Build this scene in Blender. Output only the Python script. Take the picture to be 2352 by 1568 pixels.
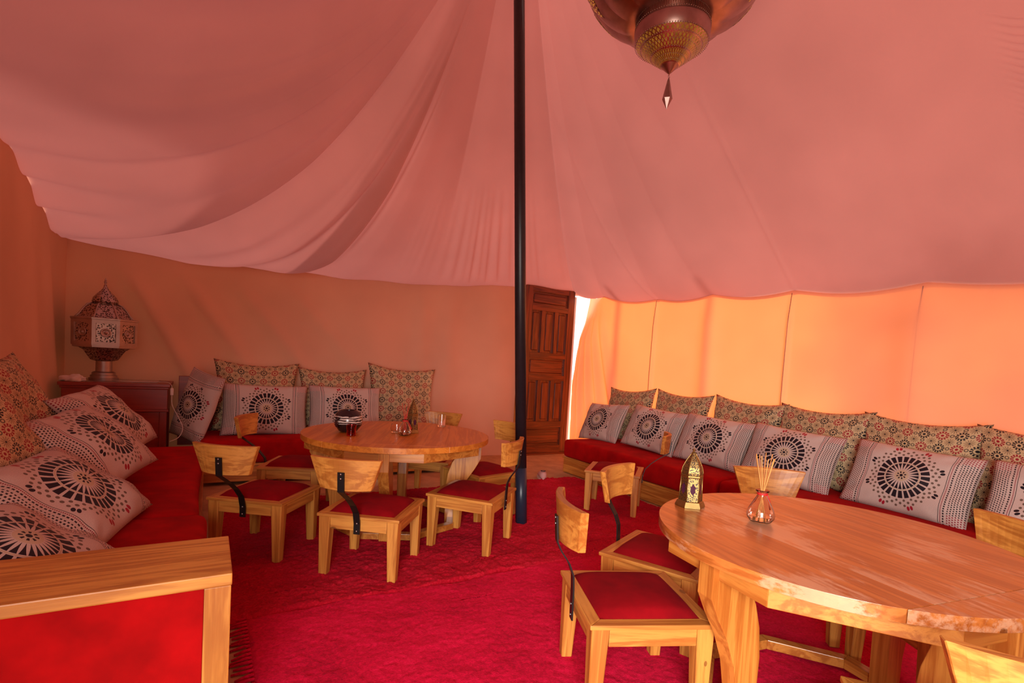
import bpy, bmesh, math, random
import numpy as np
from mathutils import Matrix, Vector
random.seed(7)
rng = np.random.default_rng(7)
PI = math.pi
S = bpy.context.scene
COL = S.collection
for o in list(bpy.data.objects):
    bpy.data.objects.remove(o, do_unlink=True)

# ------------------------------------------------------------------ camera
cam = bpy.data.objects.new('camera', bpy.data.cameras.new('camera'))
COL.objects.link(cam)
F_ = Vector((0.51288137, 0.85696232, -0.05067828))
R_ = Vector((0.85807376, -0.50998732, 0.06018603))
U_ = Vector((-0.02573188, 0.074354, 0.99689987))
M = Matrix.Identity(4)
for i in range(3):
    M[i][0] = R_[i]; M[i][1] = U_[i]; M[i][2] = -F_[i]
M[2][3] = 1.18
cam.matrix_world = M
cam.data.sensor_width = 36.0
cam.data.lens = 36.0 * 1173.0 / 2352.0
cam.data.shift_y = 109.5 / 2352.0
cam.data.clip_start = 0.02
S.camera = cam

# ------------------------------------------------------------------ world, sun, daylight at the entrance, exposure
W = bpy.data.worlds.new('sky'); S.world = W; W.use_nodes = True
bg = W.node_tree.nodes['Background']
bg.inputs[0].default_value = (1.0, 0.96, 0.92, 1); bg.inputs[1].default_value = 1.2
sun = bpy.data.objects.new('sun', bpy.data.lights.new('sun', 'SUN'))
COL.objects.link(sun)
sun.data.energy = 4.4; sun.data.angle = math.radians(5); sun.data.color = (1.0, 0.90, 0.74)
sun.rotation_euler = Vector((0.78, 0.16, 0.52)).to_track_quat('Z', 'Y').to_euler()
ent = bpy.data.objects.new('entrance_daylight', bpy.data.lights.new('entrance_daylight', 'AREA'))
COL.objects.link(ent)
ent.data.shape = 'RECTANGLE'; ent.data.size = 1.15; ent.data.size_y = 1.8
ent.data.energy = 40; ent.data.color = (1.0, 0.95, 0.92); ent.data.spread = math.radians(92)
ent.location = (-0.80, -1.25, 1.10)
ent.rotation_euler = Vector((-0.68, -0.64, 0.38)).to_track_quat('Z', 'Y').to_euler()
S.view_settings.view_transform = 'Standard'; S.view_settings.look = 'None'
S.view_settings.exposure = 0.70; S.view_settings.gamma = 1.0
S.view_settings.use_curve_mapping = False

# ------------------------------------------------------------------ node helpers
class X:
    """a float socket with arithmetic that builds math nodes"""
    def __init__(s, nt, k): s.nt = nt; s.k = k
    def _m(s, op, *a, clamp=False):
        n = s.nt.nodes.new('ShaderNodeMath'); n.operation = op; n.use_clamp = clamp
        for i, v in enumerate((s,) + a):
            if isinstance(v, X): s.nt.links.new(v.k, n.inputs[i])
            else: n.inputs[i].default_value = v
        return X(s.nt, n.outputs[0])
    def __add__(s, o): return s._m('ADD', o)
    def __radd__(s, o): return s._m('ADD', o)
    def __sub__(s, o): return s._m('SUBTRACT', o)
    def __rsub__(s, o): return (s * -1.0) + o
    def __mul__(s, o): return s._m('MULTIPLY', o)
    def __rmul__(s, o): return s._m('MULTIPLY', o)
    def __truediv__(s, o): return s._m('DIVIDE', o)
    def lt(s, o): return s._m('LESS_THAN', o)
    def gt(s, o): return s._m('GREATER_THAN', o)
    def abs(s): return s._m('ABSOLUTE')
    def sin(s): return s._m('SINE')
    def cos(s): return s._m('COSINE')
    def sqrt(s): return s._m('SQRT')
    def frac(s): return s._m('FRACT')
    def floor(s): return s._m('FLOOR')
    def mod2(s): return (s * 0.5).frac() * 2.0
    def atan2(s, o): return s._m('ARCTAN2', o)
    def max(s, o): return s._m('MAXIMUM', o)
    def min(s, o): return s._m('MINIMUM', o)

def new_mat(name):
    m = bpy.data.materials.new(name); m.use_nodes = True
    nt = m.node_tree
    b = nt.nodes['Principled BSDF']
    return m, nt, b

def setc(sock, c):
    sock.default_value = (c[0], c[1], c[2], 1.0)

def mixc(nt, fac, a, b):
    n = nt.nodes.new('ShaderNodeMix'); n.data_type = 'RGBA'
    fs, As, Bs = n.inputs['Factor'], n.inputs[6], n.inputs[7]
    if isinstance(fac, X): nt.links.new(fac.k, n.inputs[0])
    elif hasattr(fac, 'node'): nt.links.new(fac, n.inputs[0])
    else: n.inputs[0].default_value = fac
    for v, s in ((a, As), (b, Bs)):
        if hasattr(v, 'node'): nt.links.new(v, s)
        else: setc(s, v)
    return n.outputs[2]

def noise(nt, scale, detail=3, rough=0.5, vec=None, dist=0.0):
    n = nt.nodes.new('ShaderNodeTexNoise')
    n.inputs['Scale'].default_value = scale; n.inputs['Detail'].default_value = detail
    n.inputs['Roughness'].default_value = rough; n.inputs['Distortion'].default_value = dist
    if vec is not None: nt.links.new(vec, n.inputs['Vector'])
    return n.outputs['Fac']

def mapping(nt, vec, scale=(1, 1, 1), rot=(0, 0, 0), loc=(0, 0, 0)):
    n = nt.nodes.new('ShaderNodeMapping')
    n.inputs['Scale'].default_value = scale; n.inputs['Rotation'].default_value = rot; n.inputs['Location'].default_value = loc
    nt.links.new(vec, n.inputs['Vector'])
    return n.outputs[0]

def coord(nt, which='Object'):
    return nt.nodes.new('ShaderNodeTexCoord').outputs[which]

def ramp(nt, fac, stops):
    n = nt.nodes.new('ShaderNodeValToRGB')
    e = n.color_ramp.elements
    while len(e) < len(stops): e.new(0.5)
    for q, (p, c) in zip(e, stops):
        q.position = p; q.color = (c[0], c[1], c[2], 1)
    nt.links.new(fac.k if isinstance(fac, X) else fac, n.inputs[0])
    return n.outputs[0]

def bump(nt, b, height, strength=0.3, dist=0.01):
    n = nt.nodes.new('ShaderNodeBump'); n.inputs['Strength'].default_value = strength; n.inputs['Distance'].default_value = dist
    nt.links.new(height.k if isinstance(height, X) else height, n.inputs['Height'])
    nt.links.new(n.outputs[0], b.inputs['Normal'])

def plain(name, c, rough=0.5, metal=0.0, spec=0.5, var=0.0, vs=20):
    m, nt, b = new_mat(name)
    setc(b.inputs['Base Color'], c)
    b.inputs['Roughness'].default_value = rough; b.inputs['Metallic'].default_value = metal
    b.inputs['Specular IOR Level'].default_value = spec
    if var:
        f = noise(nt, vs, 4, 0.6, coord(nt))
        d = tuple(x * (1 - var) for x in c); l = tuple(min(1, x * (1 + var)) for x in c)
        nt.links.new(ramp(nt, f, [(0.3, d), (0.7, l)]), b.inputs['Base Color'])
    return m

def wood(name, axis, light, dark, rough=0.38, coat=0.25, worn=None, seed=0.0, ring=1.0):
    m, nt, b = new_mat(name)
    oi = nt.nodes.new('ShaderNodeObjectInfo')
    add = nt.nodes.new('ShaderNodeVectorMath'); add.operation = 'ADD'
    mul = nt.nodes.new('ShaderNodeVectorMath'); mul.operation = 'SCALE'
    nt.links.new(oi.outputs['Random'], mul.inputs['Scale']); mul.inputs[0].default_value = (3.1 + seed, 1.7, 2.3)
    nt.links.new(coord(nt), add.inputs[0]); nt.links.new(mul.outputs[0], add.inputs[1])
    sc = [16.0, 16.0, 16.0]; sc[axis] = 0.9
    v = mapping(nt, add.outputs[0], tuple(sc))
    n1 = X(nt, noise(nt, 1.0, 5, 0.6, v, 0.6))
    bands = (n1 * (26.0 * ring)).sin() * 0.5 + 0.5
    sc2 = [70.0] * 3; sc2[axis] = 3.0
    n2 = X(nt, noise(nt, 1.0, 3, 0.6, mapping(nt, add.outputs[0], tuple(sc2))))
    n3 = X(nt, noise(nt, 2.2, 2, 0.5, add.outputs[0]))
    f = bands * 0.50 + n2 * 0.34 + n3 * 0.4 - 0.13
    mid = tuple((a + c) / 2 for a, c in zip(light, dark))
    col = ramp(nt, f, [(0.15, dark), (0.5, mid), (0.8, light)])
    # knots
    vo = nt.nodes.new('ShaderNodeTexVoronoi'); vo.inputs['Scale'].default_value = 5.2
    sk = [1.0] * 3; sk[axis] = 0.55
    nt.links.new(mapping(nt, add.outputs[0], tuple(sk)), vo.inputs['Vector'])
    kn = X(nt, vo.outputs['Distance']).lt(0.055)
    col = mixc(nt, kn * 0.7, col, tuple(x * 0.28 for x in dark))
    if worn:
        wsc = [42.0, 42.0, 42.0]; wsc[axis] = 9.0
        w1 = X(nt, noise(nt, 1.0, 6, 0.7, mapping(nt, add.outputs[0], tuple(wsc)), 0.2))
        w2 = X(nt, noise(nt, 2.6, 2, 0.5, add.outputs[0]))
        wf = ((w1 * 0.9 + w2 * 1.3 - 1.12) * 7.0)._m('ADD', 0.0, clamp=True)
        col = mixc(nt, wf * 0.7, col, worn)
    nt.links.new(col, b.inputs['Base Color'])
    b.inputs['Roughness'].default_value = rough
    b.inputs['Coat Weight'].default_value = coat; b.inputs['Coat Roughness'].default_value = 0.22
    bump(nt, b, n2, 0.12, 0.004)
    return m

def velvet(name, c, sheen=0.35, stint=(1, 0.15, 0.2), var=0.25):
    m, nt, b = new_mat(name)
    f = noise(nt, 7.0, 3, 0.55, coord(nt))
    nt.links.new(ramp(nt, f, [(0.3, tuple(x * (1 - var) for x in c)), (0.7, tuple(x * (1 + var) for x in c))]), b.inputs['Base Color'])
    b.inputs['Roughness'].default_value = 0.9; b.inputs['Specular IOR Level'].default_value = 0.12
    b.inputs['Sheen Weight'].default_value = sheen; setc(b.inputs['Sheen Tint'], stint)
    bump(nt, b, noise(nt, 350.0, 2, 0.5, coord(nt)), 0.15, 0.002)
    return m

def cloth_shell(name, refl, trans, tfac, weave=260.0, blotch=0.12, bscale=0.8):
    m = bpy.data.materials.new(name); m.use_nodes = True
    nt = m.node_tree; nt.nodes.clear()
    out = nt.nodes.new('ShaderNodeOutputMaterial')
    d = nt.nodes.new('ShaderNodeBsdfDiffuse'); t = nt.nodes.new('ShaderNodeBsdfTranslucent')
    mx = nt.nodes.new('ShaderNodeMixShader'); mx.inputs[0].default_value = tfac
    nz = noise(nt, bscale, 3, 0.5, coord(nt))
    for sh, c in ((d, refl), (t, trans)):
        nt.links.new(ramp(nt, nz, [(0.3, tuple(x * (1 - blotch) for x in c)), (0.7, tuple(min(1, x * (1 + blotch)) for x in c))]), sh.inputs['Color'])
    bp = nt.nodes.new('ShaderNodeBump'); bp.inputs['Strength'].default_value = 0.25; bp.inputs['Distance'].default_value = 0.003
    hh = X(nt, noise(nt, weave, 2, 0.5, coord(nt))) * 0.4 + X(nt, noise(nt, 6.0, 5, 0.6, coord(nt))) * 2.2
    nt.links.new(hh.k, bp.inputs['Height']); nt.links.new(bp.outputs[0], d.inputs['Normal'])
    nt.links.new(d.outputs[0], mx.inputs[1]); nt.links.new(t.outputs[0], mx.inputs[2]); nt.links.new(mx.outputs[0], out.inputs[0])
    return m

def uvxy(nt, w, h):
    sp = nt.nodes.new('ShaderNodeSeparateXYZ'); nt.links.new(coord(nt, 'UV'), sp.inputs[0])
    return (X(nt, sp.outputs[0]) - 0.5) * w, (X(nt, sp.outputs[1]) - 0.5) * h

def mandala_mat():
    m, nt, b = new_mat('mandala_print_cloth')
    x, y = uvxy(nt, 0.70, 0.46)
    R = 0.170
    r = (x * x + y * y).sqrt() / R
    th = y.atan2(x)
    s = (th * (24 / (2 * PI)) + 100.0).frac()
    tri = (s - 0.5).abs() * 2.0
    base = ramp(nt, noise(nt, 160.0, 3, 0.6, coord(nt, 'UV')), [(0.3, (0.50, 0.41, 0.355)), (0.7, (0.66, 0.55, 0.48))])
    dark = (0.012, 0.007, 0.012); brown = (0.15, 0.105, 0.075); red = (0.36, 0.012, 0.03); gold = (0.50, 0.38, 0.20)
    col = mixc(nt, r.lt(0.24) * 0.6, base, gold)
    d1 = r.gt(0.60) * r.lt(0.86) * tri.lt(0.70)
    d2 = r.gt(0.25) * r.lt(0.54) * tri.lt((r - 0.22) * 2.6)
    s8 = (th * (8 / (2 * PI)) + 100.0).frac()
    d3 = r.lt(0.055) + r.gt(0.09) * r.lt(0.16) * ((s8 - 0.5).abs() * 2.0).lt(0.45)
    ring = r.gt(0.555) * r.lt(0.585)
    col = mixc(nt, ring * 0.7, col, gold)
    def dots(r0, rad, sh):
        ss = (th * (24 / (2 * PI)) + 100.0 + sh).frac()
        a = (ss - 0.5) * (2 * PI * r0 / 24)
        rr = r - r0
        return (a * a + rr * rr).sqrt().lt(rad)
    br = dots(0.945, 0.042, 0.5).max(dots(1.035, 0.045, 0.0)).max(dots(1.125, 0.042, 0.5))
    col = mixc(nt, br, col, brown)
    o8 = (s8 - 0.5) * (2 * PI / 8) * 1.225
    rr8 = (r - 1.225) * 0.62
    aa = o8.abs() - 0.055
    tul = (aa * aa + rr8 * rr8).sqrt().lt(0.046)
    topb = th.sin().abs().gt(0.75)
    col = mixc(nt, tul * topb, col, red)
    col = mixc(nt, (d1.max(d2).max(d3)).max(tul * (1.0 - topb)), col, dark)
    ax = x.abs()
    dash = ((y * 70.0).frac()).lt(0.62); dash2 = ((y * 150.0).frac()).lt(0.6)
    l_red = (ax - 0.232).abs().lt(0.0028) * dash2
    l_blk = (ax - 0.246).abs().lt(0.0038) * dash
    l_bl2 = (ax - 0.222).abs().lt(0.0014)
    fx = ((ax - 0.258) * 78.0); fy = y * 78.0 + (fx.floor().mod2() * 0.5)
    px = fx.frac() - 0.5; py = fy.frac() - 0.5
    rd = (px * px + py * py).sqrt()
    mesh = ax.gt(0.262) * rd.lt(0.33)
    thd = py.atan2(px)
    mesh = mesh * ((rd + (thd * 4.0).cos() * 0.07).lt(0.31))
    endr = y.abs().gt(0.165)
    col = mixc(nt, (l_blk + l_bl2 + mesh * (1.0 - endr)) , col, (0.02, 0.014, 0.018))
    col = mixc(nt, l_red + mesh * endr, col, (0.26, 0.012, 0.03))
    nt.links.new(col, b.inputs['Base Color'])
    b.inputs['Roughness'].default_value = 0.6; b.inputs['Sheen Weight'].default_value = 0.04
    b.inputs['Specular IOR Level'].default_value = 0.25
    bump(nt, b, noise(nt, 420.0, 2, 0.5, coord(nt, 'UV')), 0.2, 0.002)
    return m

def rosette_mat():
    m, nt, b = new_mat('rosette_print_cloth')
    x, y = uvxy(nt, 0.64, 0.60)
    c = 0.088
    gx, gy = x / c + 50.0, y / c + 50.0
    base = ramp(nt, noise(nt, 140.0, 3, 0.6, coord(nt, 'UV')), [(0.3, (0.48, 0.35, 0.18)), (0.7, (0.64, 0.49, 0.27))])
    def polar(ox, oy):
        p = (gx + ox).frac() - 0.5; q = (gy + oy).frac() - 0.5
        return (p * p + q * q).sqrt(), q.atan2(p)
    r1, t1 = polar(0, 0)
    r2, t2 = polar(0.5, 0.5)
    r3, t3 = polar(0.5, 0.0)
    r4, t4 = polar(0.0, 0.5)
    brown = (0.17, 0.10, 0.05); dark = (0.014, 0.012, 0.014); red = (0.30, 0.012, 0.022)
    star = r2.lt(0.30) * (((t2 * 12.0).cos() * 0.5 + 0.5).gt(r2 * 3.2)) 
    col = mixc(nt, star * 0.8, base, brown)
    col = mixc(nt, r2.lt(0.05), col, dark)
    small = ((r3 - 0.095).abs().lt(0.030)).max((r4 - 0.095).abs().lt(0.030))
    col = mixc(nt, small * 0.85, col, (0.05, 0.035, 0.03))
    wheel = ((r1 - 0.285).abs().lt(0.06)) * ((t1 * 12.0).sin().gt(-0.35))
    wheel = wheel.max((r1 - 0.20).abs().lt(0.018)).max(r1.lt(0.085))
    alt = (gx.floor() + gy.floor()).mod2().gt(0.5)
    col = mixc(nt, wheel * alt, col, red)
    col = mixc(nt, wheel * (1.0 - alt), col, dark)
    nt.links.new(col, b.inputs['Base Color'])
    b.inputs['Roughness'].default_value = 0.6; b.inputs['Sheen Weight'].default_value = 0.04; b.inputs['Specular IOR Level'].default_value = 0.25
    bump(nt, b, noise(nt, 420.0, 2, 0.5, coord(nt, 'UV')), 0.2, 0.002)
    return m

def pierced_metal(name, metal, hole, scale, rough=0.32, emit=0.0, thr=0.36):
    m, nt, b = new_mat(name)
    vo = nt.nodes.new('ShaderNodeTexVoronoi'); vo.inputs['Scale'].default_value = scale
    vo.feature = 'F1'; nt.links.new(coord(nt), vo.inputs['Vector'])
    h = X(nt, vo.outputs['Distance']).lt(thr)
    nt.links.new(mixc(nt, h, metal, hole), b.inputs['Base Color'])
    nt.links.new((1.0 - h).k, b.inputs['Metallic'])
    b.inputs['Roughness'].default_value = rough
    if emit:
        setc(b.inputs['Emission Color'], (1.0, 0.42, 0.06)); nt.links.new((h * emit).k, b.inputs['Emission Strength'])
    bump(nt, b, 1.0 - h, 0.5, 0.003)
    return m

def lattice_metal(name, metal, hole, n, rows, z0, h, emit):
    m, nt, b = new_mat(name)
    sp = nt.nodes.new('ShaderNodeSeparateXYZ'); nt.links.new(coord(nt), sp.inputs[0])
    a = X(nt, sp.outputs[1]).atan2(X(nt, sp.outputs[0])) * (n / (2 * PI)) + 100.0
    z = (X(nt, sp.outputs[2]) - z0) / h * rows
    p = ((a + z).frac() - 0.5).abs(); q = ((a - z + 50.0).frac() - 0.5).abs()
    hl = p.lt(0.36) * q.lt(0.36) * ((z * 0.5).frac() - 0.5).abs().lt(0.43)
    v = X(nt, noise(nt, 30.0, 2, 0.5, coord(nt)))
    nt.links.new(mixc(nt, hl, metal, hole), b.inputs['Base Color']); nt.links.new((1.0 - hl).k, b.inputs['Metallic'])
    b.inputs['Roughness'].default_value = 0.3
    setc(b.inputs['Emission Color'], (1.0, 0.40, 0.05)); nt.links.new((hl * v * emit).k, b.inputs['Emission Strength'])
    bump(nt, b, 1.0 - hl, 0.5, 0.003)
    return m

def glass(name, c=(1, 1, 1), rough=0.02):
    m, nt, b = new_mat(name)
    setc(b.inputs['Base Color'], c); b.inputs['Roughness'].default_value = rough
    b.inputs['Transmission Weight'].default_value = 1.0; b.inputs['IOR'].default_value = 1.45
    return m

PL, PD = (0.66, 0.29, 0.052), (0.38, 0.120, 0.016)
MT = {}
for i, a in enumerate('xyz'):
    MT['pine_' + a] = wood('pine_' + a, i, PL, PD, rough=0.48, coat=0.08, seed=i)
    MT['table_' + a] = wood('table_' + a, i, (0.62, 0.25, 0.045), (0.38, 0.105, 0.014), rough=0.3, coat=0.4, seed=i + 4)
    MT['door_' + a] = wood('door_' + a, i, (0.24, 0.046, 0.010), (0.085, 0.015, 0.004), rough=0.35, coat=0.3, seed=i + 8)
    MT['console_' + a] = wood('console_' + a, i, (0.40, 0.045, 0.014), (0.22, 0.02, 0.008), rough=0.4, coat=0.2, seed=i + 12, ring=0.4)
MT['top'] = wood('table_top_wood', 1, (0.56, 0.185, 0.038), (0.34, 0.085, 0.013), rough=0.30, coat=0.35, worn=(0.66, 0.40, 0.24), seed=21)
MT['top_far'] = wood('far_table_top_wood', 1, (0.72, 0.26, 0.036), (0.52, 0.15, 0.017), rough=0.34, coat=0.15, seed=23)
MT['velvet'] = velvet('red_velvet', (0.36, 0.002, 0.003), 0.06, (1, 0.05, 0.05))
MT['seatvelvet'] = velvet('crimson_velvet', (0.22, 0.001, 0.004), 0.05, (1, 0.05, 0.10))
MT['iron'] = plain('black_iron', (0.03, 0.026, 0.026), 0.42, 0.75)
MT['steelbolt'] = plain('bolt_steel', (0.4, 0.37, 0.35), 0.35, 1.0)
MT['pole'] = plain('black_pole_paint', (0.012, 0.012, 0.016), 0.38, 0.0, 0.5, 0.2, 30)
MT['mandala'] = mandala_mat(); MT['rosette'] = rosette_mat()
MT['roof'] = cloth_shell('roof_canvas', (0.56, 0.265, 0.215), (0.80, 0.285, 0.27), 0.112)
MT['wall'] = cloth_shell('thin_wall_canvas', (0.72, 0.47, 0.38), (1.0, 0.215, 0.05), 0.42)
MT['wall_thick'] = cloth_shell('lined_wall_canvas', (0.66, 0.35, 0.245), (0.80, 0.33, 0.14), 0.022)
MT['whitecloth'] = plain('white_cloth', (0.75, 0.68, 0.62), 0.9, 0, 0.2)
MT['sand'] = plain('beige_floor_mat', (0.50, 0.31, 0.16), 0.85, 0, 0.2, 0.18, 6)
MT['ground'] = plain('desert_sand', (0.62, 0.45, 0.28), 0.95, 0, 0.1, 0.15, 0.4)
MT['silver'] = plain('aged_silver', (0.46, 0.38, 0.34), 0.46, 1.0, 0.5, 0.12, 12)
MT['silver_pierced'] = pierced_metal('pierced_silver', (0.50, 0.40, 0.35), (0.03, 0.015, 0.01), 75.0, 0.4, 0.0, 0.42)
MT['bronze'] = plain('dark_bronze', (0.40, 0.28, 0.26), 0.34, 1.0, 0.5, 0.25, 9)
MT['bronze_pierced'] = pierced_metal('pierced_bronze', (0.40, 0.27, 0.24), (0.45, 0.17, 0.02), 80.0, 0.3, 0.22, 0.42)
MT['lattice'] = lattice_metal('latticed_bronze', (0.55, 0.42, 0.40), (0.12, 0.045, 0.008), 44, 5.0, 0.218, 0.110, 0.22)
MT['brass'] = plain('aged_brass', (0.38, 0.26, 0.09), 0.44, 1.0, 0.5, 0.15, 30)
MT['brass_pierced'] = pierced_metal('pierced_brass', (0.36, 0.24, 0.085), (0.035, 0.016, 0.006), 170.0, 0.46, 0.0, 0.44)
MT['purple_glass'] = plain('dark_purple_glass', (0.06, 0.012, 0.035), 0.1, 0, 0.7)
MT['glass'] = glass('clear_glass', (1.0, 0.97, 0.95)); MT['redglass'] = glass('red_glass', (0.75, 0.03, 0.03))
MT['reed'] = plain('reed_sticks', (0.75, 0.33, 0.09), 0.7); MT['redreed'] = plain('red_sticks', (0.55, 0.04, 0.02), 0.7)
MT['ribbon'] = plain('red_ribbon', (0.55, 0.01, 0.01), 0.6)
MT['darkglaze'] = plain('dark_glaze', (0.030, 0.010, 0.012), 0.14, 0, 0.6)
MT['oil'] = glass('diffuser_oil', (1.0, 0.93, 0.86))
MT['marble'] = plain('grey_stone_inset', (0.34, 0.25, 0.20), 0.2, 0, 0.5, 0.3, 9)
MT['plastic'] = plain('white_plastic', (0.72, 0.62, 0.55), 0.45)
MT['darkhole'] = plain('shoe_lining', (0.10, 0.06, 0.06), 0.9)
MT['rope'] = plain('seam_thread', (0.50, 0.26, 0.16), 0.9)

# ------------------------------------------------------------------ object helpers
def link(o, parent=None):
    COL.objects.link(o)
    if parent is not None: o.parent = parent
    return o

def mesh_obj(name, verts, faces, mat, parent=None, smooth=False, uvs=None, label=None):
    me = bpy.data.meshes.new(name)
    me.from_pydata([tuple(v) for v in verts], [], faces)
    if uvs is not None:
        ul = me.uv_layers.new(name='uv')
        idx = np.zeros(len(me.loops), dtype=np.int32); me.loops.foreach_get('vertex_index', idx)
        ul.data.foreach_set('uv', np.asarray(uvs, dtype=np.float32)[idx].ravel())
    if smooth: me.polygons.foreach_set('use_smooth', [True] * len(me.polygons))
    me.materials.append(mat)
    o = bpy.data.objects.new(name, me)
    link(o, parent)
    if label: o['label'] = label
    return o

def bm_obj(name, bm, mat, parent=None, smooth=False, label=None):
    me = bpy.data.meshes.new(name)
    bmesh.ops.recalc_face_normals(bm, faces=bm.faces)
    bm.to_mesh(me); bm.free()
    if smooth: me.polygons.foreach_set('use_smooth', [True] * len(me.polygons))
    me.materials.append(mat)
    o = bpy.data.objects.new(name, me)
    link(o, parent)
    if label: o['label'] = label
    return o

def tag(o, label, cat, group=None, kind=None):
    if label: o['label'] = label
    if cat: o['category'] = cat
    if group: o['group'] = group
    if kind: o['kind'] = kind
    return o

def thing(name, label, cat, loc=(0, 0, 0), rotz=0.0, group=None, scale=1.0):
    o = bpy.data.objects.new(name, None); o.empty_display_size = 0.1
    COL.objects.link(o); o.location = loc; o.rotation_euler = (0, 0, rotz); o.scale = (scale,) * 3
    return tag(o, label, cat, group)

def struct(o):
    o['kind'] = 'structure'; return o

def add_box(bm, lo, hi, bev=0.0, seg=2):
    r = bmesh.ops.create_cube(bm, size=1.0)
    vs = r['verts']
    for v in vs:
        v.co = Vector([lo[i] + (v.co[i] + 0.5) * (hi[i] - lo[i]) for i in range(3)])
    if bev:
        es = list({e for v in vs for e in v.link_edges})
        bmesh.ops.bevel(bm, geom=es, offset=bev, segments=seg, profile=0.6, affect='EDGES')

def box(name, lo, hi, mat, parent=None, bev=0.003, seg=2, smooth=False, label=None):
    bm = bmesh.new(); add_box(bm, lo, hi, bev, seg)
    return bm_obj(name, bm, mat, parent, smooth, label)

def lathe(profile, n=32, close=False, ang0=0.0):
    vs, fs = [], []
    for (r, z) in profile:
        for i in range(n):
            a = ang0 + 2 * PI * i / n
            vs.append((r * math.cos(a), r * math.sin(a), z))
    for j in range(len(profile) - 1):
        for i in range(n):
            k = (i + 1) % n
            fs.append((j * n + i, j * n + k, (j + 1) * n + k, (j + 1) * n + i))
    if close:
        fs.append(tuple(range(n - 1, -1, -1))); fs.append(tuple((len(profile) - 1) * n + i for i in range(n)))
    return vs, fs

def lathe_obj(name, profile, mat, parent=None, n=32, smooth=True, close=True, ang0=0.0, off=(0, 0, 0), label=None):
    vs, fs = lathe(profile, n, close, ang0)
    vs = [(a + off[0], b + off[1], c + off[2]) for a, b, c in vs]
    o = mesh_obj(name, vs, fs, mat, parent, smooth, label=label)
    if smooth:
        try: o.data.set_sharp_from_angle(angle=math.radians(40))
        except Exception: pass
    return o

def tube(pts, rad, n=8):
    pts = [Vector(p) for p in pts]
    vs, fs = [], []
    up = Vector((0.13, 0.31, 0.94))
    for i, p in enumerate(pts):
        t = (pts[min(i + 1, len(pts) - 1)] - pts[max(i - 1, 0)]).normalized()
        a = t.cross(up)
        if a.length < 1e-3: a = t.cross(Vector((1, 0, 0)))
        a.normalize(); b = t.cross(a)
        r = rad[i] if isinstance(rad, (list, tuple)) else rad
        for k in range(n):
            q = 2 * PI * k / n
            vs.append(p + a * (r * math.cos(q)) + b * (r * math.sin(q)))
    for i in range(len(pts) - 1):
        for k in range(n):
            l = (k + 1) % n
            fs.append((i * n + k, i * n + l, (i + 1) * n + l, (i + 1) * n + k))
    fs.append(tuple(range(n - 1, -1, -1))); fs.append(tuple((len(pts) - 1) * n + k for k in range(n)))
    return vs, fs

def prism(poly, y0, y1, axis='y'):
    """extrude a 2d polygon (u,v) along an axis: 'y' -> (u, y, v); 'z' -> (u, v, z)"""
    n = len(poly)
    if axis == 'y':
        vs = [(u, y0, v) for u, v in poly] + [(u, y1, v) for u, v in poly]
    elif axis == 'x':
        vs = [(y0, u, v) for u, v in poly] + [(y1, u, v) for u, v in poly]
    else:
        vs = [(u, v, y0) for u, v in poly] + [(u, v, y1) for u, v in poly]
    fs = [tuple(range(n - 1, -1, -1)), tuple(range(n, 2 * n))]
    fs += [(i, (i + 1) % n, n + (i + 1) % n, n + i) for i in range(n)]
    return vs, fs

def prism_obj(name, poly, a, b, axis, mat, parent=None, label=None, bev=0.0):
    vs, fs = prism(poly, a, b, axis)
    bm = bmesh.new()
    bv = [bm.verts.new(v) for v in vs]
    for f in fs: bm.faces.new([bv[i] for i in f])
    bmesh.ops.recalc_face_normals(bm, faces=bm.faces)
    if bev: bmesh.ops.bevel(bm, geom=list(bm.edges), offset=bev, segments=2, profile=0.6, affect='EDGES')
    return bm_obj(name, bm, mat, parent, False, label)

def dup(root, label=None, loc=None, rotz=None, scale=None, parent=None):
    c = root.copy(); COL.objects.link(c)
    if parent is not None: c.parent = parent
    if label: c['label'] = label
    if loc is not None: c.location = loc
    if rotz is not None: c.rotation_euler = (0, 0, rotz)
    if scale is not None: c.scale = (scale,) * 3
    for ch in list(root.children): dup(ch, parent=c)
    return c

def grid_np(nu, nv):
    idx = np.arange(nu * nv).reshape(nv, nu)
    f = np.stack([idx[:-1, :-1], idx[:-1, 1:], idx[1:, 1:], idx[1:, :-1]], -1).reshape(-1, 4)
    return f

def np_mesh(name, P, faces, mat, parent=None, smooth=True):
    me = bpy.data.meshes.new(name)
    me.vertices.add(len(P)); me.vertices.foreach_set('co', np.asarray(P, dtype=np.float32).ravel())
    nf = len(faces)
    me.loops.add(nf * 4); me.polygons.add(nf)
    me.loops.foreach_set('vertex_index', np.asarray(faces, dtype=np.int32).ravel())
    me.polygons.foreach_set('loop_start', np.arange(0, nf * 4, 4, dtype=np.int32))
    me.polygons.foreach_set('loop_total', np.full(nf, 4, dtype=np.int32))
    me.update(calc_edges=True); me.validate()
    if smooth: me.polygons.foreach_set('use_smooth', np.ones(nf, dtype=bool))
    me.materials.append(mat)
    o = bpy.data.objects.new(name, me)
    return link(o, parent)

def smooth_noise(n, seed, octaves=((3, 1.0), (7, 0.5), (15, 0.25))):
    r = np.random.default_rng(seed); t = np.linspace(0, 1, n); y = np.zeros(n)
    for fq, am in octaves:
        y += am * np.sin(2 * PI * (fq * t * (0.8 + 0.4 * r.random()) + r.random()))
    return y

# ================================================================== THE SETTING
# ground outside and floor mat inside
box('ground', (-40, -40, -0.30), (40, 40, -0.06), MT['ground'], bev=0)['kind'] = 'structure'
struct(box('floor', (-1.0, -1.6, -0.06), (4.5, 5.66, 0.0), MT['sand'], bev=0))

AX, AY, AZ = 1.88, 3.42, 4.95          # top of the tent above the pole
XL, XR, YB, YF = -1.06, 4.315, 5.655, -1.6

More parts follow.
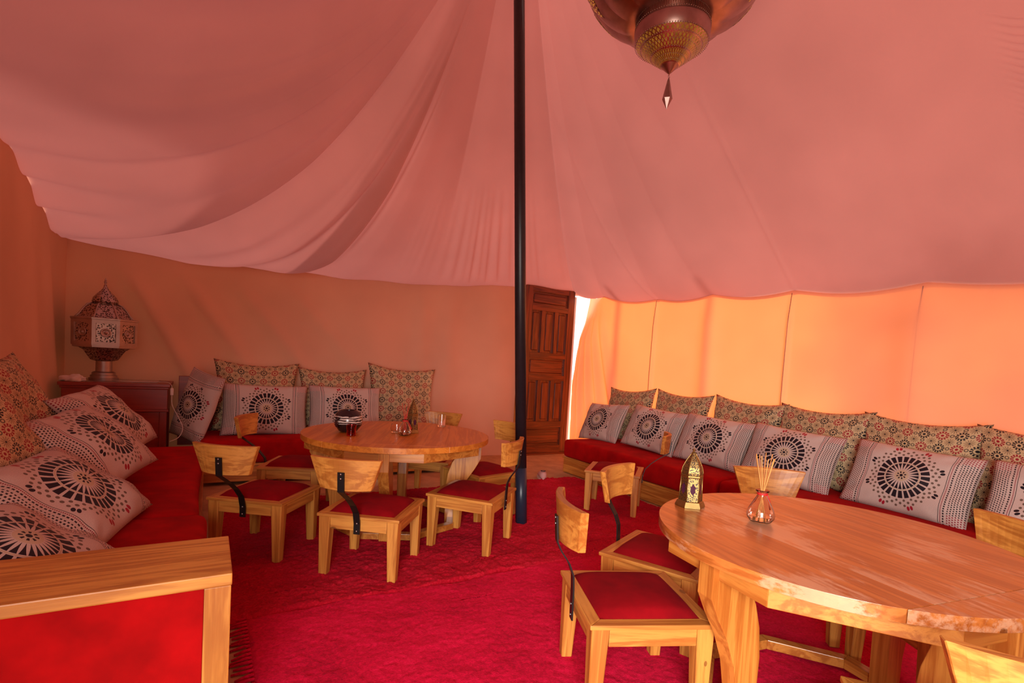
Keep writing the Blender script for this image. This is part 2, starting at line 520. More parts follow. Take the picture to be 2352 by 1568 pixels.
def eave_z(x, y):
    """height of the lower edge of the roof cloth"""
    if abs(y - YB) < 1e-3:   # back
        xs = [-1.06, -0.2, 0.42, 1.21, 2.24, 3.28, 4.32]; zs = [1.99, 1.93, 1.97, 1.965, 2.02, 2.15, 2.15]
        return float(np.interp(x, xs, zs)) + 0.006 * math.sin(9 * x)
    if abs(x - XR) < 1e-3:   # right, scalloped between the seams
        ys = [-1.6, 1.63, 2.57, 3.40, 4.12, 5.05, 5.60]; zs = [1.90, 1.905, 1.936, 1.976, 1.984, 2.09, 2.15]
        z = float(np.interp(y, ys, zs))
        kn = [-1.6, 0.5, 1.63, 2.57, 3.40, 4.12, 5.05, 5.60]
        for a, b in zip(kn[:-1], kn[1:]):
            if a <= y <= b: z -= 0.055 * (b - a) * math.sin(PI * (y - a) / (b - a))
        return z
    if abs(x - XL) < 1e-3:   # left
        return float(np.interp(y, [-1.6, 3.3, 3.9, 4.28, 4.66, 5.26, 5.60], [2.36, 2.34, 2.29, 2.25, 2.13, 1.96, 1.99]))
    return 2.15              # front

def build_roof():
    nphi, nr = 1000, 84
    # angles, spaced evenly along the boundary
    per = []
    def seg(a, b, n):
        for i in range(n): per.append((a[0] + (b[0] - a[0]) * i / n, a[1] + (b[1] - a[1]) * i / n))
    seg((XR, YF), (XR, YB), 330); seg((XR, YB), (XL, YB), 330); seg((XL, YB), (XL, YF), 240); seg((XL, YF), (XR, YF), 100)
    per = np.array(per); n = len(per)
    ez = np.array([eave_z(*p) for p in per])
    phi = np.arctan2(per[:, 1] - AY, per[:, 0] - AX)
    s = np.linspace(0, 1, nr)[:, None]                # 0 apex, 1 eave
    x = AX + (per[None, :, 0] - AX) * s; y = AY + (per[None, :, 1] - AY) * s
    u = 1 - s
    # ridge height towards the entrance
    rise = AZ - ez[None, :]
    prof = u ** 1.5
    # slack (deeper sag) on the left and back left
    left = np.clip((np.cos(phi - math.radians(152)) - 0.35) / 0.65, 0, 1)[None, :]
    prof = prof * (1 - left) + (u ** 2.6) * left
    z = ez[None, :] + rise * prof
    # right and left slopes with a ridge running towards the entrance (y < AY)
    rz = 3.92 + (AZ - 3.92) * np.exp(-np.clip(AY - y, 0, None) / 0.42)
    sideR = np.clip((XR - x) / (XR - AX), 0, 1); zeR = np.interp(y, np.linspace(YF, YB, 60), [eave_z(XR, t) for t in np.linspace(YF, YB, 60)])
    zR = zeR + (rz - zeR) * sideR
    sideL = np.clip((x - XL) / (AX - XL), 0, 1); zeL = np.interp(y, np.linspace(YF, YB, 60), [eave_z(XL, t) for t in np.linspace(YF, YB, 60)])
    zL = zeL + (rz - zeL) * sideL ** 1.55
    side = np.where(x > AX, zR, zL)
    front = 2.15 + (rz - 2.15) * np.clip((y - YF) / 1.0, 0, 1) ** 0.7
    side = np.minimum(side, np.maximum(front, 2.15))
    wgt = np.clip((AY - y) / 0.7, 0, 1); wgt = wgt * wgt * (3 - 2 * wgt)
    z = z * (1 - wgt) + side * wgt
    # folds fanning out from the top on the left and back left
    ph = np.degrees(phi)[None, :]; ph = np.where(ph < 0, ph + 360, ph)
    env = np.clip((s - 0.12) / 0.3, 0, 1) * np.clip((1.02 - s) / 0.35, 0, 1)
    fold = np.zeros_like(z)
    step = 1 / (1 + np.exp(-(ph - 120.5) / 0.4))
    fold = fold - 0.26 * step * np.exp(-np.clip(ph - 120.5, 0, None) / 11.0)
    fold = fold + 0.03 * np.exp(-((ph - 117.5) / 2.5) ** 2)
    for c, w, a in ((127, 1.8, 0.035), (131, 2.4, -0.05), (137, 3.0, -0.06), (143, 2.2, 0.03), (149, 3.2, -0.055),
                    (158, 3.8, -0.05), (168, 4.2, -0.045), (178, 4.6, -0.04), (190, 5.5, -0.035), (205, 6, -0.03)):
        bend = 5.0 * (s - 0.5) * (1 - s)
        fold = fold + a * np.exp(-((ph - c - bend * 3) / w) ** 2)
    for k in range(60):
        c = 112 + 85 * rng.random(); w = 0.5 + 0.9 * rng.random(); a = (rng.random() - 0.5) * 0.022
        c0 = rng.random() * 0.6 + 0.2
        fold = fold + a * np.exp(-((ph - c) / w) ** 2) * np.exp(-((s - c0) / 0.3) ** 2)
    z = z + fold * env
    # gathered pleats above the back edge around the pole and the door
    px = per[None, :, 0]
    isb = (np.abs(per[:, 1] - YB) < 1e-3)[None, :]
    ge = np.exp(-((px - 2.9) / 0.9) ** 2) * isb * np.clip((s - 0.55) / 0.35, 0, 1) * np.clip((1.0 - s) / 0.05, 0.0, 1)
    pl = np.sin(px * 46 + 1.7 * np.sin(px * 7)) * 0.5 + np.sin(px * 29 + 2) * 0.5
    y = y - ge * 0.035 * (pl + 0.4); z = z + ge * 0.014 * pl
    # seams on the right slope: narrow ridges
    for sy in (2.574, 0.95, 4.12):
        d = np.abs(y - sy); z = z - 0.012 * np.exp(-(d / 0.016) ** 2) * (x > AX) * np.clip((x - AX - 0.3) / 0.5, 0, 1) * (s > 0.1)
    # gentle billow on the right
    z = z - 0.03 * np.sin(np.clip(y, -1, 5) * 2.1 + 0.6) * np.sin(PI * np.clip(sideR, 0, 1)) * (x > AX) * np.clip((s - 0.2) * 3, 0, 1) * wgt
    # loose wrinkled edge in the left corner
    isl = (np.abs(per[:, 0] - XL) < 1e-3)[None, :]
    wr = np.exp(-((per[None, :, 1] - 4.7) / 0.6) ** 2) * isl * np.clip((s - 0.75) / 0.2, 0, 1)
    z = z + wr * 0.035 * np.sin(per[None, :, 1] * 17 + s * 12)
    P = np.stack([x, y, z], -1)
    P = np.concatenate([P, P[:, :1]], 1)
    f = grid_np(n + 1, nr)
    o = np_mesh('ceiling', P.reshape(-1, 3), f, MT['roof'])
    struct(o)
    return o
build_roof()

def cloth_wall(name, p0, p1, top, nrm, ripple, nu=260, nv=50, z0=0.0, gap_fn=None, mat='wall_thick'):
    u = np.linspace(0, 1, nu)[None, :]; v = np.linspace(0, 1, nv)[:, None]
    p0 = np.array(p0); p1 = np.array(p1); L = np.linalg.norm(p1 - p0)
    t = u * L
    zt = np.array([top(a * L) for a in u[0]])[None, :]
    z = z0 + (zt - z0) * v
    d = ripple(t, z) * np.clip((zt - z) / 0.30, 0, 1)
    x = p0[0] + (p1[0] - p0[0]) * u + nrm[0] * d + 0 * v; y = p0[1] + (p1[1] - p0[1]) * u + nrm[1] * d + 0 * v
    if gap_fn: x, y = gap_fn(x, y, z, t)
    o = np_mesh(name, np.stack([x, y, z], -1).reshape(-1, 3), grid_np(nu, nv), MT[mat])
    return struct(o)

def ripple_back(t, z):
    d = 0.018 * np.sin(t * 3.1 + 0.5) + 0.010 * np.sin(t * 7.3 + z * 1.2)
    # diagonal tension folds in the left corner
    for k, (c, a) in enumerate(((0.35, 0.045), (0.75, 0.035), (1.15, 0.03), (1.6, 0.018))):
        line = t - c - (2.0 - z) * (0.55 + 0.12 * k)
        d = d + a * np.exp(-(line / 0.09) ** 2) * np.clip((2.1 - z) / 0.5, 0, 1)
    d = d + 0.02 * np.exp(-((t - 3.55) / 0.12) ** 2) + 0.02 * np.exp(-((t - 3.2) / 0.10) ** 2)
    return d
cloth_wall('wall_back', (-1.09, 5.63), (3.43, 5.63), lambda t: eave_z(t - 1.09, YB) + 0.012, (0, -1), ripple_back, nu=320)

def ripple_right(t, z):     # t runs from y = 5.6 down to the entrance
    d = 0.012 * np.sin(t * 2.2)
    for c, a, w in ((1.48, 0.030, 0.02), (2.20, 0.045, 0.10), (3.03, 0.030, 0.02), (3.97, 0.05, 0.14), (5.1, 0.03, 0.03)):
        d = d + a * np.exp(-((t - c) / w) ** 2)
    # curtain folds beside the door, fanning out from the tied top
    fan = np.clip(1.25 - t, 0, 1)
    for k, (c, a) in enumerate(((0.12, 0.10), (0.28, 0.13), (0.46, 0.12), (0.66, 0.10), (0.88, 0.07))):
        line = t - c * (0.55 + 0.75 * (2.1 - z) / 2.1)
        d = d + a * np.exp(-(line / (0.028 + 0.010 * k)) ** 2) * np.clip((2.05 - z) / 0.5, 0.15, 1)
    return d
def gap(x, y, z, t):
    e = np.exp(-(t / 0.35) ** 2)
    return x + e * (0.05 + 0.20 * np.clip((z - 0.9) / 1.2, 0, 1) ** 1.2) , y
cloth_wall('wall_right', (4.29, 5.62), (4.29, YF), lambda t: eave_z(XR, 5.62 - t) + 0.012, (-1, 0), ripple_right, nu=520, gap_fn=gap, mat='wall')

def ripple_left(t, z):
    d = 0.02 * np.sin(t * 2.6) + 0.03 * np.exp(-((t - 6.85 + (z - 1) * 0.25) / 0.09) ** 2) + 0.02 * np.exp(-((t - 6.45 + (z - 1) * 0.3) / 0.12) ** 2)
    return d
cloth_wall('wall_left', (-1.03, 0.10), (-1.03, 5.68), lambda t: eave_z(XL, 0.10 + t) + 0.012, (1, 0), lambda t, z: ripple_left(t + 1.70, z), nu=240)
# the open entrance is in the corner behind the camera; above it a strip of cloth
cloth_wall('wall_left', (-1.03, YF), (-1.03, 0.10), lambda t: 2.372, (1, 0), lambda t, z: 0.01 * np.sin(t * 9) + 0 * z, nu=40, nv=6, z0=2.1)
cloth_wall('wall_front', (0.15, YF + 0.02), (4.30, YF + 0.02), lambda t: 2.14, (0, 1), lambda t, z: 0.015 * np.sin(t * 5) + 0 * z, nu=120, nv=12)

# stitched seams on the right wall
def seam(name, pts):
    vs, fs = tube(pts, 0.004, 5)
    o = mesh_obj(name, vs, fs, MT['rope'], None, True)
    return struct(o)

for k, sy in enumerate((4.14, 2.59, 1.65)):
    seam('trim_%d' % (k + 6), [(4.258, sy, 0.35), (4.254, sy, 1.2), (4.262, sy, 1.70), (4.288, sy, eave_z(XR, sy) - 0.01)])

# ------------------------------------------------------------------ door
def build_door():
    d = bpy.data.objects.new('door_1', None); COL.objects.link(d)
    d.location = (3.44, 5.585, 0.0); struct(d)
    Wd, Hd = 0.775, 2.22
    T = 0.05
    xs = [0.0, 0.115, Wd - 0.115, Wd]
    # rails (heights) and panels
    rows = [(0.12, 0.36, 1), (0.44, 0.98, 3), (1.05, 1.27, 1), (1.34, 1.88, 3), (1.95, 2.12, 1)]
    for a, b in ((0, 0.105), (Wd - 0.105, Wd)):
        box('stile', (a, -T, 0.02), (b, 0, Hd), MT['door_z'], d, 0.004)
    edges = [0.02] + [v for r in rows for v in r[:2]] + [Hd]
    for k in range(0, len(edges), 2):
        box('rail', (0.105, -T, edges[k]), (Wd - 0.105, 0, edges[k + 1]), MT['door_x'], d, 0.004)
    for z0, z1, n in rows:
        wi = (Wd - 0.21)
        mw = 0.055
        pw = (wi - mw * (n - 1)) / n
        for i in range(n):
            x0 = 0.105 + i * (pw + mw)
            if i:
                box('mullion', (x0 - mw, -T, z0), (x0, 0, z1), MT['door_z'], d, 0.004)
            p = box('panel', (x0, -0.022, z0), (x0 + pw, -0.006, z1), MT['door_z' if n > 1 else 'door_x'], d, 0.0)
            bm = bmesh.new(); add_box(bm, (x0 + 0.026, -0.036, z0 + 0.026), (x0 + pw - 0.026, -0.018, z1 - 0.026), 0.009, 1)
            bm_obj('raised_field', bm, MT['door_z' if n > 1 else 'door_x'], p)
    box('threshold', (-0.03, -T - 0.03, 0.0), (Wd + 0.02, 0.03, 0.02), MT['door_x'], d)
    return d
build_door()
# pale jamb strip between door and light gap
struct(box('trim_1', (4.222, 5.56, 0.0), (4.262, 5.60, 2.12), MT['whitecloth'], bev=0.004))
struct(box('trim_2', (3.40, 5.575, 0.0), (3.432, 5.60, 2.12), MT['pine_z'], bev=0.004))

# ------------------------------------------------------------------ rugs
def build_rug(name, x0, y0, x1, y1, step, amp, seed, mat, label, clump=3):
    nx, ny = int((x1 - x0) / step) + 1, int((y1 - y0) / step) + 1
    r = np.random.default_rng(seed)
    h = r.random((ny, nx))
    for k in range(1):
        h = (h + np.roll(h, 1, 0) + np.roll(h, 1, 1) + np.roll(h, -1, 0) + np.roll(h, -1, 1)) / 5
    lo = r.random((ny // 7 + 2, nx // 7 + 2))
    yy, xx = np.mgrid[0:ny, 0:nx]
    a, b = yy / 7.0, xx / 7.0; i, j = a.astype(int), b.astype(int); fa, fb = a - i, b - j
    lo = lo[i, j] * (1 - fa) * (1 - fb) + lo[i + 1, j] * fa * (1 - fb) + lo[i, j + 1] * (1 - fa) * fb + lo[i + 1, j + 1] * fa * fb
    h = (h - h.mean()) / h.std() * 0.16 + 0.5 + (lo - 0.5) * 0.7
    edge = np.minimum(np.minimum(xx, nx - 1 - xx), np.minimum(yy, ny - 1 - yy))
    ef = np.clip(edge / 2.5, 0, 1)
    z = 0.002 + ef * (0.010 + amp * np.clip(h, 0, 1.3))
    x = x0 + xx * step + (r.random((ny, nx)) - 0.5) * step * 0.9 * ef
    y = y0 + yy * step + (r.random((ny, nx)) - 0.5) * step * 0.9 * ef
    # ragged outline
    wob = 0.012 * np.sin(xx * step * 6.0 + seed) + 0.008 * np.sin(xx * step * 17.0)
    y = y + wob * (yy > ny * 0.9) - wob * (yy < ny * 0.1)
    o = np_mesh(name, np.stack([x, y, z], -1).reshape(-1, 3), grid_np(nx, ny), mat)
    return tag(o, label, 'rug')

def rug_mat(name, c, tip):
    m, nt, b = new_mat(name)
    n1 = X(nt, noise(nt, 95.0, 3, 0.65, coord(nt))); n2 = X(nt, noise(nt, 4.0, 3, 0.5, coord(nt)))
    f = n1 * 0.7 + n2 * 0.5 - 0.1
    nt.links.new(ramp(nt, f, [(0.3, tuple(x * 0.62 for x in c)), (0.5, c), (0.75, tip)]), b.inputs['Base Color'])
    b.inputs['Roughness'].default_value = 0.95; b.inputs['Specular IOR Level'].default_value = 0.1
    b.inputs['Sheen Weight'].default_value = 0.12; setc(b.inputs['Sheen Tint'], (1.0, 0.12, 0.2))
    bump(nt, b, noise(nt, 160.0, 3, 0.7, coord(nt)), 0.45, 0.008)
    return m
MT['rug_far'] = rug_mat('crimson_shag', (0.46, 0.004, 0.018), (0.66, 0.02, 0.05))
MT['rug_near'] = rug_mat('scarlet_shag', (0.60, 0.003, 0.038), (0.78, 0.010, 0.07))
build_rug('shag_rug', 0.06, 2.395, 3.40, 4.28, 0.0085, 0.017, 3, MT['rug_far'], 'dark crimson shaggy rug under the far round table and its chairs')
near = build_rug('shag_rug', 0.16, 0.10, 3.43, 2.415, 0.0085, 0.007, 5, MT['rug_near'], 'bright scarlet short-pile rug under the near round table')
fr_v, fr_f = [], []
for k in range(70):
    y = 0.4 + k * 0.029
    L = 0.05 + 0.02 * random.random()
    vs, fs = tube([(0.172, y, 0.012), (0.15, y + random.uniform(-.004, .004), 0.01), (0.165 - L, y + random.uniform(-.012, .012), 0.005)], [0.006, 0.007, 0.004], 5)
    o0 = len(fr_v); fr_v += vs; fr_f += [tuple(i + o0 for i in f) for f in fs]
fr = mesh_obj('fringe', fr_v, fr_f, MT['rug_near'], near, True, label='knotted red fringe'); fr['kind'] = 'stuff'

# ------------------------------------------------------------------ pole
pb, pt = Vector((2.009, 3.109, 0.0)), Vector((1.862, 3.50, 5.10))
pole = thing('tent_pole', 'black painted tent pole standing between the two round tables', 'pole', pb)
vs, fs = tube([(0, 0, 0), pt - pb], 0.041, 24); mesh_obj('shaft', vs, fs, MT['pole'], pole, True)
dirp = (pt - pb).normalized()
vs, fs = tube([dirp * 0.0, dirp * 0.42], 0.0425, 24); mesh_obj('sleeve', vs, fs, plain('blue_black_paint', (0.012, 0.022, 0.045), 0.35), pole, True)

# ================================================================== FURNITURE
# ------------------------------------------------------------------ chairs
def build_chair(lean=0.0):
    c = thing('low_chair', 'x', 'chair')
    h, w = 0.335, 0.4435
    hw = w / 2
    # mitred cap boards
    cw, ct = 0.045, 0.016
    for k in range(4):
        a = k * PI / 2
        pts = [(-hw, -hw), (hw, -hw), (hw - cw, -hw + cw), (-hw + cw, -hw + cw)]
        ca, sa = math.cos(a), math.sin(a)
        pts = [(x * ca - y * sa, x * sa + y * ca) for x, y in pts]
        prism_obj('frame_board', pts, h - ct, h, 'z', MT['pine_x' if k % 2 == 0 else 'pine_y'], c, bev=0.003)
    ov = 0.008; lt, lb = 0.062, 0.042
    q = hw - ov
    for sx in (-1, 1):
        for sy in (-1, 1):
            bm = bmesh.new()
            add_box(bm, (0, 0, 0), (1, 1, 1))
            for v in bm.verts:
                L = lt if v.co.z > 0.5 else lb
                ins = 0.0 if v.co.z > 0.5 else 0.006
                zz = (h - ct) if v.co.z > 0.5 else 0.0
                v.co = Vector((sx * (q - ins - v.co.x * L), sy * (q - ins - v.co.y * L), zz))
            bmesh.ops.recalc_face_normals(bm, faces=bm.faces)
            bmesh.ops.bevel(bm, geom=list(bm.edges), offset=0.003, segments=1, affect='EDGES')
            bm_obj('leg', bm, MT['pine_z'], c)
    zt, zb = h - ct, h - ct - 0.062
    for k in range(4):
        a = k * PI / 2; ca, sa = math.cos(a), math.sin(a)
        lo, hi = (-q + lt, -q + 0.004), (q - lt, -q + 0.026)
        pts = [(lo[0], lo[1]), (hi[0], lo[1]), (hi[0], hi[1]), (lo[0], hi[1])]
        pts = [(x * ca - y * sa, x * sa + y * ca) for x, y in pts]
        prism_obj('apron', pts, zb, zt, 'z', MT['pine_x' if k % 2 == 0 else 'pine_y'], c, bev=0.002)
    # domed cushion
    n = 18; k = hw - cw + 0.004
    u = np.linspace(-1, 1, n); U, V = np.meshgrid(u, u)
    dome = np.clip((1 - U ** 6) * (1 - V ** 6), 0, 1) ** 0.5
    Z = h - 0.006 + 0.034 * dome + 0.008 * (1 - U ** 2) * (1 - V ** 2)
    np_mesh('cushion', np.stack([U * k, V * k, Z], -1).reshape(-1, 3), grid_np(n, n), MT['seatvelvet'], c)
    # iron strap
    prof = [(-hw - 0.001, 0.245), (-hw - 0.002, 0.30), (-hw - 0.003, 0.36), (-hw - 0.006, 0.41), (-hw - 0.024, 0.455), (-hw - 0.056, 0.50),
            (-hw - 0.073, 0.535), (-hw - 0.077, 0.58), (-hw - 0.081, 0.63)]
    prof = [(yy - lean * max(0.0, min(1.0, (zz - 0.34) / 0.165)), zz - (0.02 if zz > 0.5 else 0.0) * lean / 0.12) for yy, zz in prof]
    LN, DZ = lean, 0.02 * lean / 0.12
    sw, st = 0.0165, 0.006
    vs, fs = [], []
    for (yy, zz) in prof:
        for sx, oy in ((-1, 0), (1, 0), (1, -st), (-1, -st)): vs.append((sx * sw, yy + oy, zz))
    for i in range(len(prof) - 1):
        for j in range(4):
            l = (j + 1) % 4; fs.append((i * 4 + j, i * 4 + l, (i + 1) * 4 + l, (i + 1) * 4 + j))
    fs += [(3, 2, 1, 0), tuple(len(vs) - 4 + j for j in range(4))]
    strap = mesh_obj('strap', vs, fs, MT['iron'], c, False, label='black flat iron strap')
    for zz, yy in ((0.262, -hw - 0.008), (0.302, -hw - 0.0085), (0.60 - DZ, -hw - 0.0855 - LN), (0.622 - DZ, -hw - 0.0870 - LN)):
        v2, f2 = lathe([(0.0055, 0.0), (0.0045, 0.003), (0.001, 0.004)], 8, True)
        v2 = [(a, yy - cc + 0.0005, zz + b) for a, b, cc in v2]
        mesh_obj('bolt', v2, f2, MT['steelbolt'], strap, True)
    # curved trapezoid board
    m = 14; zt2, zb2 = 0.690 - DZ, 0.538 - DZ; th = 0.028
    vs = []
    for side in (0, 1):
        for zr in (0, 1):
            for i in range(m):
                t = -1 + 2 * i / (m - 1)
                hwid = 0.128 + (0.178 - 0.128) * zr
                yy = -hw - 0.069 - LN + 0.038 * t * t - 0.012 * zr + (th if side else 0.0)
                vs.append((t * hwid, yy, zb2 + (zt2 - zb2) * zr))
    def I(s, zr, i): return s * 2 * m + zr * m + i
    fs = []
    for i in range(m - 1):
        fs.append((I(0, 0, i), I(0, 0, i + 1), I(0, 1, i + 1), I(0, 1, i)))
        fs.append((I(1, 0, i + 1), I(1, 0, i), I(1, 1, i), I(1, 1, i + 1)))
        fs.append((I(0, 1, i), I(0, 1, i + 1), I(1, 1, i + 1), I(1, 1, i)))
        fs.append((I(0, 0, i + 1), I(0, 0, i), I(1, 0, i), I(1, 0, i + 1)))
    fs.append((I(0, 0, 0), I(0, 1, 0), I(1, 1, 0), I(1, 0, 0))); fs.append((I(0, 1, m - 1), I(0, 0, m - 1), I(1, 0, m - 1), I(1, 1, m - 1)))
    bm = bmesh.new(); bv = [bm.verts.new(v) for v in vs]
    for f in fs: bm.faces.new([bv[i] for i in f])
    bmesh.ops.recalc_face_normals(bm, faces=bm.faces)
    es = [e for e in bm.edges if e.calc_face_angle(0) > 0.9]
    bmesh.ops.bevel(bm, geom=es, offset=0.0025, segments=1, affect='EDGES')
    bm_obj('backrest', bm, MT['pine_x'], c)
    return c

chair = build_chair()
chair_b = build_chair(0.13)
chairs = [  # x, y, heading, scale, group, label
    (0.320, 3.257, -36.8, 1.0, 'L', 'shadowed wooden chair with iron strap back, left of the far table beside the left sofa'),
    (0.815, 2.770, -37.7, 1.0, 'L', 'wooden chair seen from behind, nearest the camera at the far table'),
    (1.488, 2.898, 40.2, 1.0, 'L', 'sunlit-legged wooden chair with crimson seat just left of the black pole'),
    (1.85, 3.46, 103.0, 1.0, 'L', 'wooden chair partly hidden behind the far table edge and black pole'),
    (0.60, 4.03, -116.0, 1.0, 'L', 'wooden chair with tilted red-lit backrest in front of the back sofa'),
    (1.655, 4.03, 138.0, 1.0, 'L', 'wooden chair tucked behind the far table, only its dark backrest showing above'),
    (1.376, 1.343, -113.5, 1.0, 'R', 'wooden chair with crimson velvet seat in the foreground, left of the near table'),
    (1.842, 1.620, -156.8, 1.0, 'R', 'wooden chair half under the near table, behind the foreground chair'),
    (2.963, 3.188, 41.1, 1.0, 'R', 'wooden chair with bright red seat standing alone against the right sofa'),
    (2.40, 1.40, 139.5, 1.0, 'R', 'wooden chair behind the near table, backrest rising behind the reed diffuser'),
    (2.40, 0.76, 59.3, 1.0, 'R', 'wooden chair at the right end of the near table with knotted backrest'),
    (1.535, 0.40, -52.0, 1.0, 'R', 'wooden chair cut off by the bottom right corner of the picture'),
]
GN = {'L': 'low wooden chairs around the far table', 'R': 'low wooden chairs around the near table'}
for k, (x, y, r, sc, g, lab) in enumerate(chairs):
    c = (chair_b if k == 0 else chair if k == 2 else dup(chair_b if k in (1, 4, 8) else chair))
    z = 0.014
    c.location = (x, y, z); c.rotation_euler = (0, 0, math.radians(r)); c.scale = (sc,) * 3
    c['label'] = lab; c['group'] = GN[g]

# ------------------------------------------------------------------ round tables
def clip_poly(poly, n, d, keep=1):
    out = []
    for i in range(len(poly)):
        a, b = poly[i], poly[(i + 1) % len(poly)]
        fa, fb = keep * (a[0] * n[0] + a[1] * n[1] - d), keep * (b[0] * n[0] + b[1] * n[1] - d)
        if fa >= 0: out.append(a)
        if (fa >= 0) != (fb >= 0):
            t = fa / (fa - fb); out.append((a[0] + (b[0] - a[0]) * t, a[1] + (b[1] - a[1]) * t))
    return out

def build_table(loc, R, rotz, label, top='top'):
    t = thing('round_table', label, 'table', loc, rotz, 'round wooden tables')
    H, T = 0.645 - loc[2], 0.036
    disc = [(R * math.cos(2 * PI * i / 120), R * math.sin(2 * PI * i / 120)) for i in range(120)]
    # boards of the top: two breadboard ends and four long boards
    e = R * 0.80
    mid = clip_poly(clip_poly(disc, (0, 1), e - 0.0008, -1), (0, 1), -e + 0.0008, 1)
    for sgn in (1, -1):
        pc = clip_poly(disc, (0, 1), sgn * e + sgn * 0.0008, sgn)
        prism_obj('top_board', pc, H - T, H, 'z', MT[top], t, bev=0.0015)
    xs = [-R, -R * 0.42, R * 0.1, R * 0.55, R]
    for a, b in zip(xs[:-1], xs[1:]):
        pc = clip_poly(clip_poly(mid, (1, 0), a + 0.0003, 1), (1, 0), b - 0.0003, -1)
        prism_obj('top_board', pc, H - T, H, 'z', MT[top], t, bev=0.0008)
    # octagonal apron
    ra = R * 0.965
    cor = [(ra * math.cos(math.radians(22.5 + 45 * k)), ra * math.sin(math.radians(22.5 + 45 * k))) for k in range(8)]
    for k in range(8):
        a, b = Vector(cor[k]), Vector(cor[(k + 1) % 8])
        ai, bi = a * 0.945, b * 0.945
        prism_obj('apron_board', [tuple(a), tuple(b), tuple(bi), tuple(ai)], H - T - 0.060, H - T, 'z', MT['table_x' if k % 4 in (1, 2) else 'table_y'], t, bev=0.002)
    # four curved legs under alternate sides
    prof_o = [(0.93, H - T), (0.93, H - T - 0.12), (0.87, H - T - 0.19), (0.79, H - T - 0.27), (0.73, H - T - 0.36), (0.70, H - T - 0.45), (0.69, 0.0)]
    prof_i = [(0.56, 0.0), (0.555, 0.14), (0.55, 0.26), (0.57, 0.36), (0.61, 0.44), (0.68, 0.51), (0.74, H - T)]
    poly = [(r * R, z) for r, z in prof_o + prof_i]
    for k in range(4):
        o = prism_obj('leg', poly, -0.032, 0.032, 'y', MT['table_z'], t, bev=0.003)
        o.rotation_euler = (0, 0, PI / 2 * k)
    # octagonal foot ring
    rr = R * 0.72
    for k in range(8):
        a = Vector((math.cos(math.radians(22.5 + 45 * k)), math.sin(math.radians(22.5 + 45 * k)))) * rr
        b = Vector((math.cos(math.radians(67.5 + 45 * k)), math.sin(math.radians(67.5 + 45 * k)))) * rr
        prism_obj('foot_rail', [tuple(a), tuple(b), tuple(b * 0.88), tuple(a * 0.88)], 0.012, 0.052, 'z', MT['table_y'], t, bev=0.003)
    return t
TZ = 0.645
build_table((1.888, 0.926, 0.014), 0.578, math.radians(-10), 'varnished round wooden table with worn top in the right foreground')
build_table((1.165, 3.470, 0.014), 0.637, math.radians(-26), 'orange round wooden table in the back left, set with a striped pot', 'top_far')

# ------------------------------------------------------------------ sofas
def soft_box(name, lo, hi, bev, mat, label, cat='cushion', group=None, seg=4, puff=0.012):
    bm = bmesh.new(); add_box(bm, lo, hi, bev, seg)
    bmesh.ops.subdivide_edges(bm, edges=[e for e in bm.edges if e.calc_length() > 0.25], cuts=8, use_grid_fill=True)
    c = Vector([(a + b) / 2 for a, b in zip(lo, hi)]); s = [(b - a) / 2 for a, b in zip(lo, hi)]
    for v in bm.verts:
        d = v.co - c
        ux, uy = d.x / s[0], d.y / s[1]
        if d.z > s[2] * 0.5: v.co.z += puff * (1 - ux * ux) * (1 - uy ** 4) + 0.004 * math.sin(v.co.y * 5) * (1 - ux * ux)
        if abs(uy) < 0.95: v.co.x += 0.006 * math.sin(v.co.y * 4.1 + v.co.z * 9)
    o = bm_obj(name, bm, mat, None, True)
    return tag(o, label, cat, group)

# right sofa along the glowing wall
rs = thing('bench_base', 'low pine sofa base running along the glowing right wall', 'sofa', (0, 0, 0))
box('front_board', (3.455, -0.9, 0.006), (3.485, 4.555, 0.162), MT['pine_y'], rs, 0.003)
box('cap_rail', (3.440, -0.9, 0.162), (3.52, 4.565, 0.182), MT['pine_y'], rs, 0.004)
box('end_board', (3.485, 4.525, 0.006), (4.20, 4.555, 0.162), MT['pine_x'], rs, 0.003)
box('platform', (3.49, -0.9, 0.10), (4.22, 4.52, 0.170), MT['pine_y'], rs, 0.003)
for k, yy in enumerate((0.2, 2.3)):
    box('rear_leg', (4.10, yy, 0.0), (4.16, yy + 0.06, 0.10), MT['pine_z'], rs, 0.003)
soft_box('seat_cushion', (3.425, 2.555, 0.183), (4.20, 4.54, 0.375), 0.045, MT['velvet'], 'red seat cushion at the door end of the right sofa', group='right sofa seat cushions')
soft_box('seat_cushion', (3.435, 0.80, 0.183), (4.20, 2.535, 0.370), 0.045, MT['velvet'], 'red seat cushion of the right sofa behind the near table', group='right sofa seat cushions')
soft_box('seat_cushion', (3.43, -0.88, 0.183), (4.20, 0.78, 0.370), 0.045, MT['velvet'], 'red seat cushion at the outer end of the right sofa', group='right sofa seat cushions')

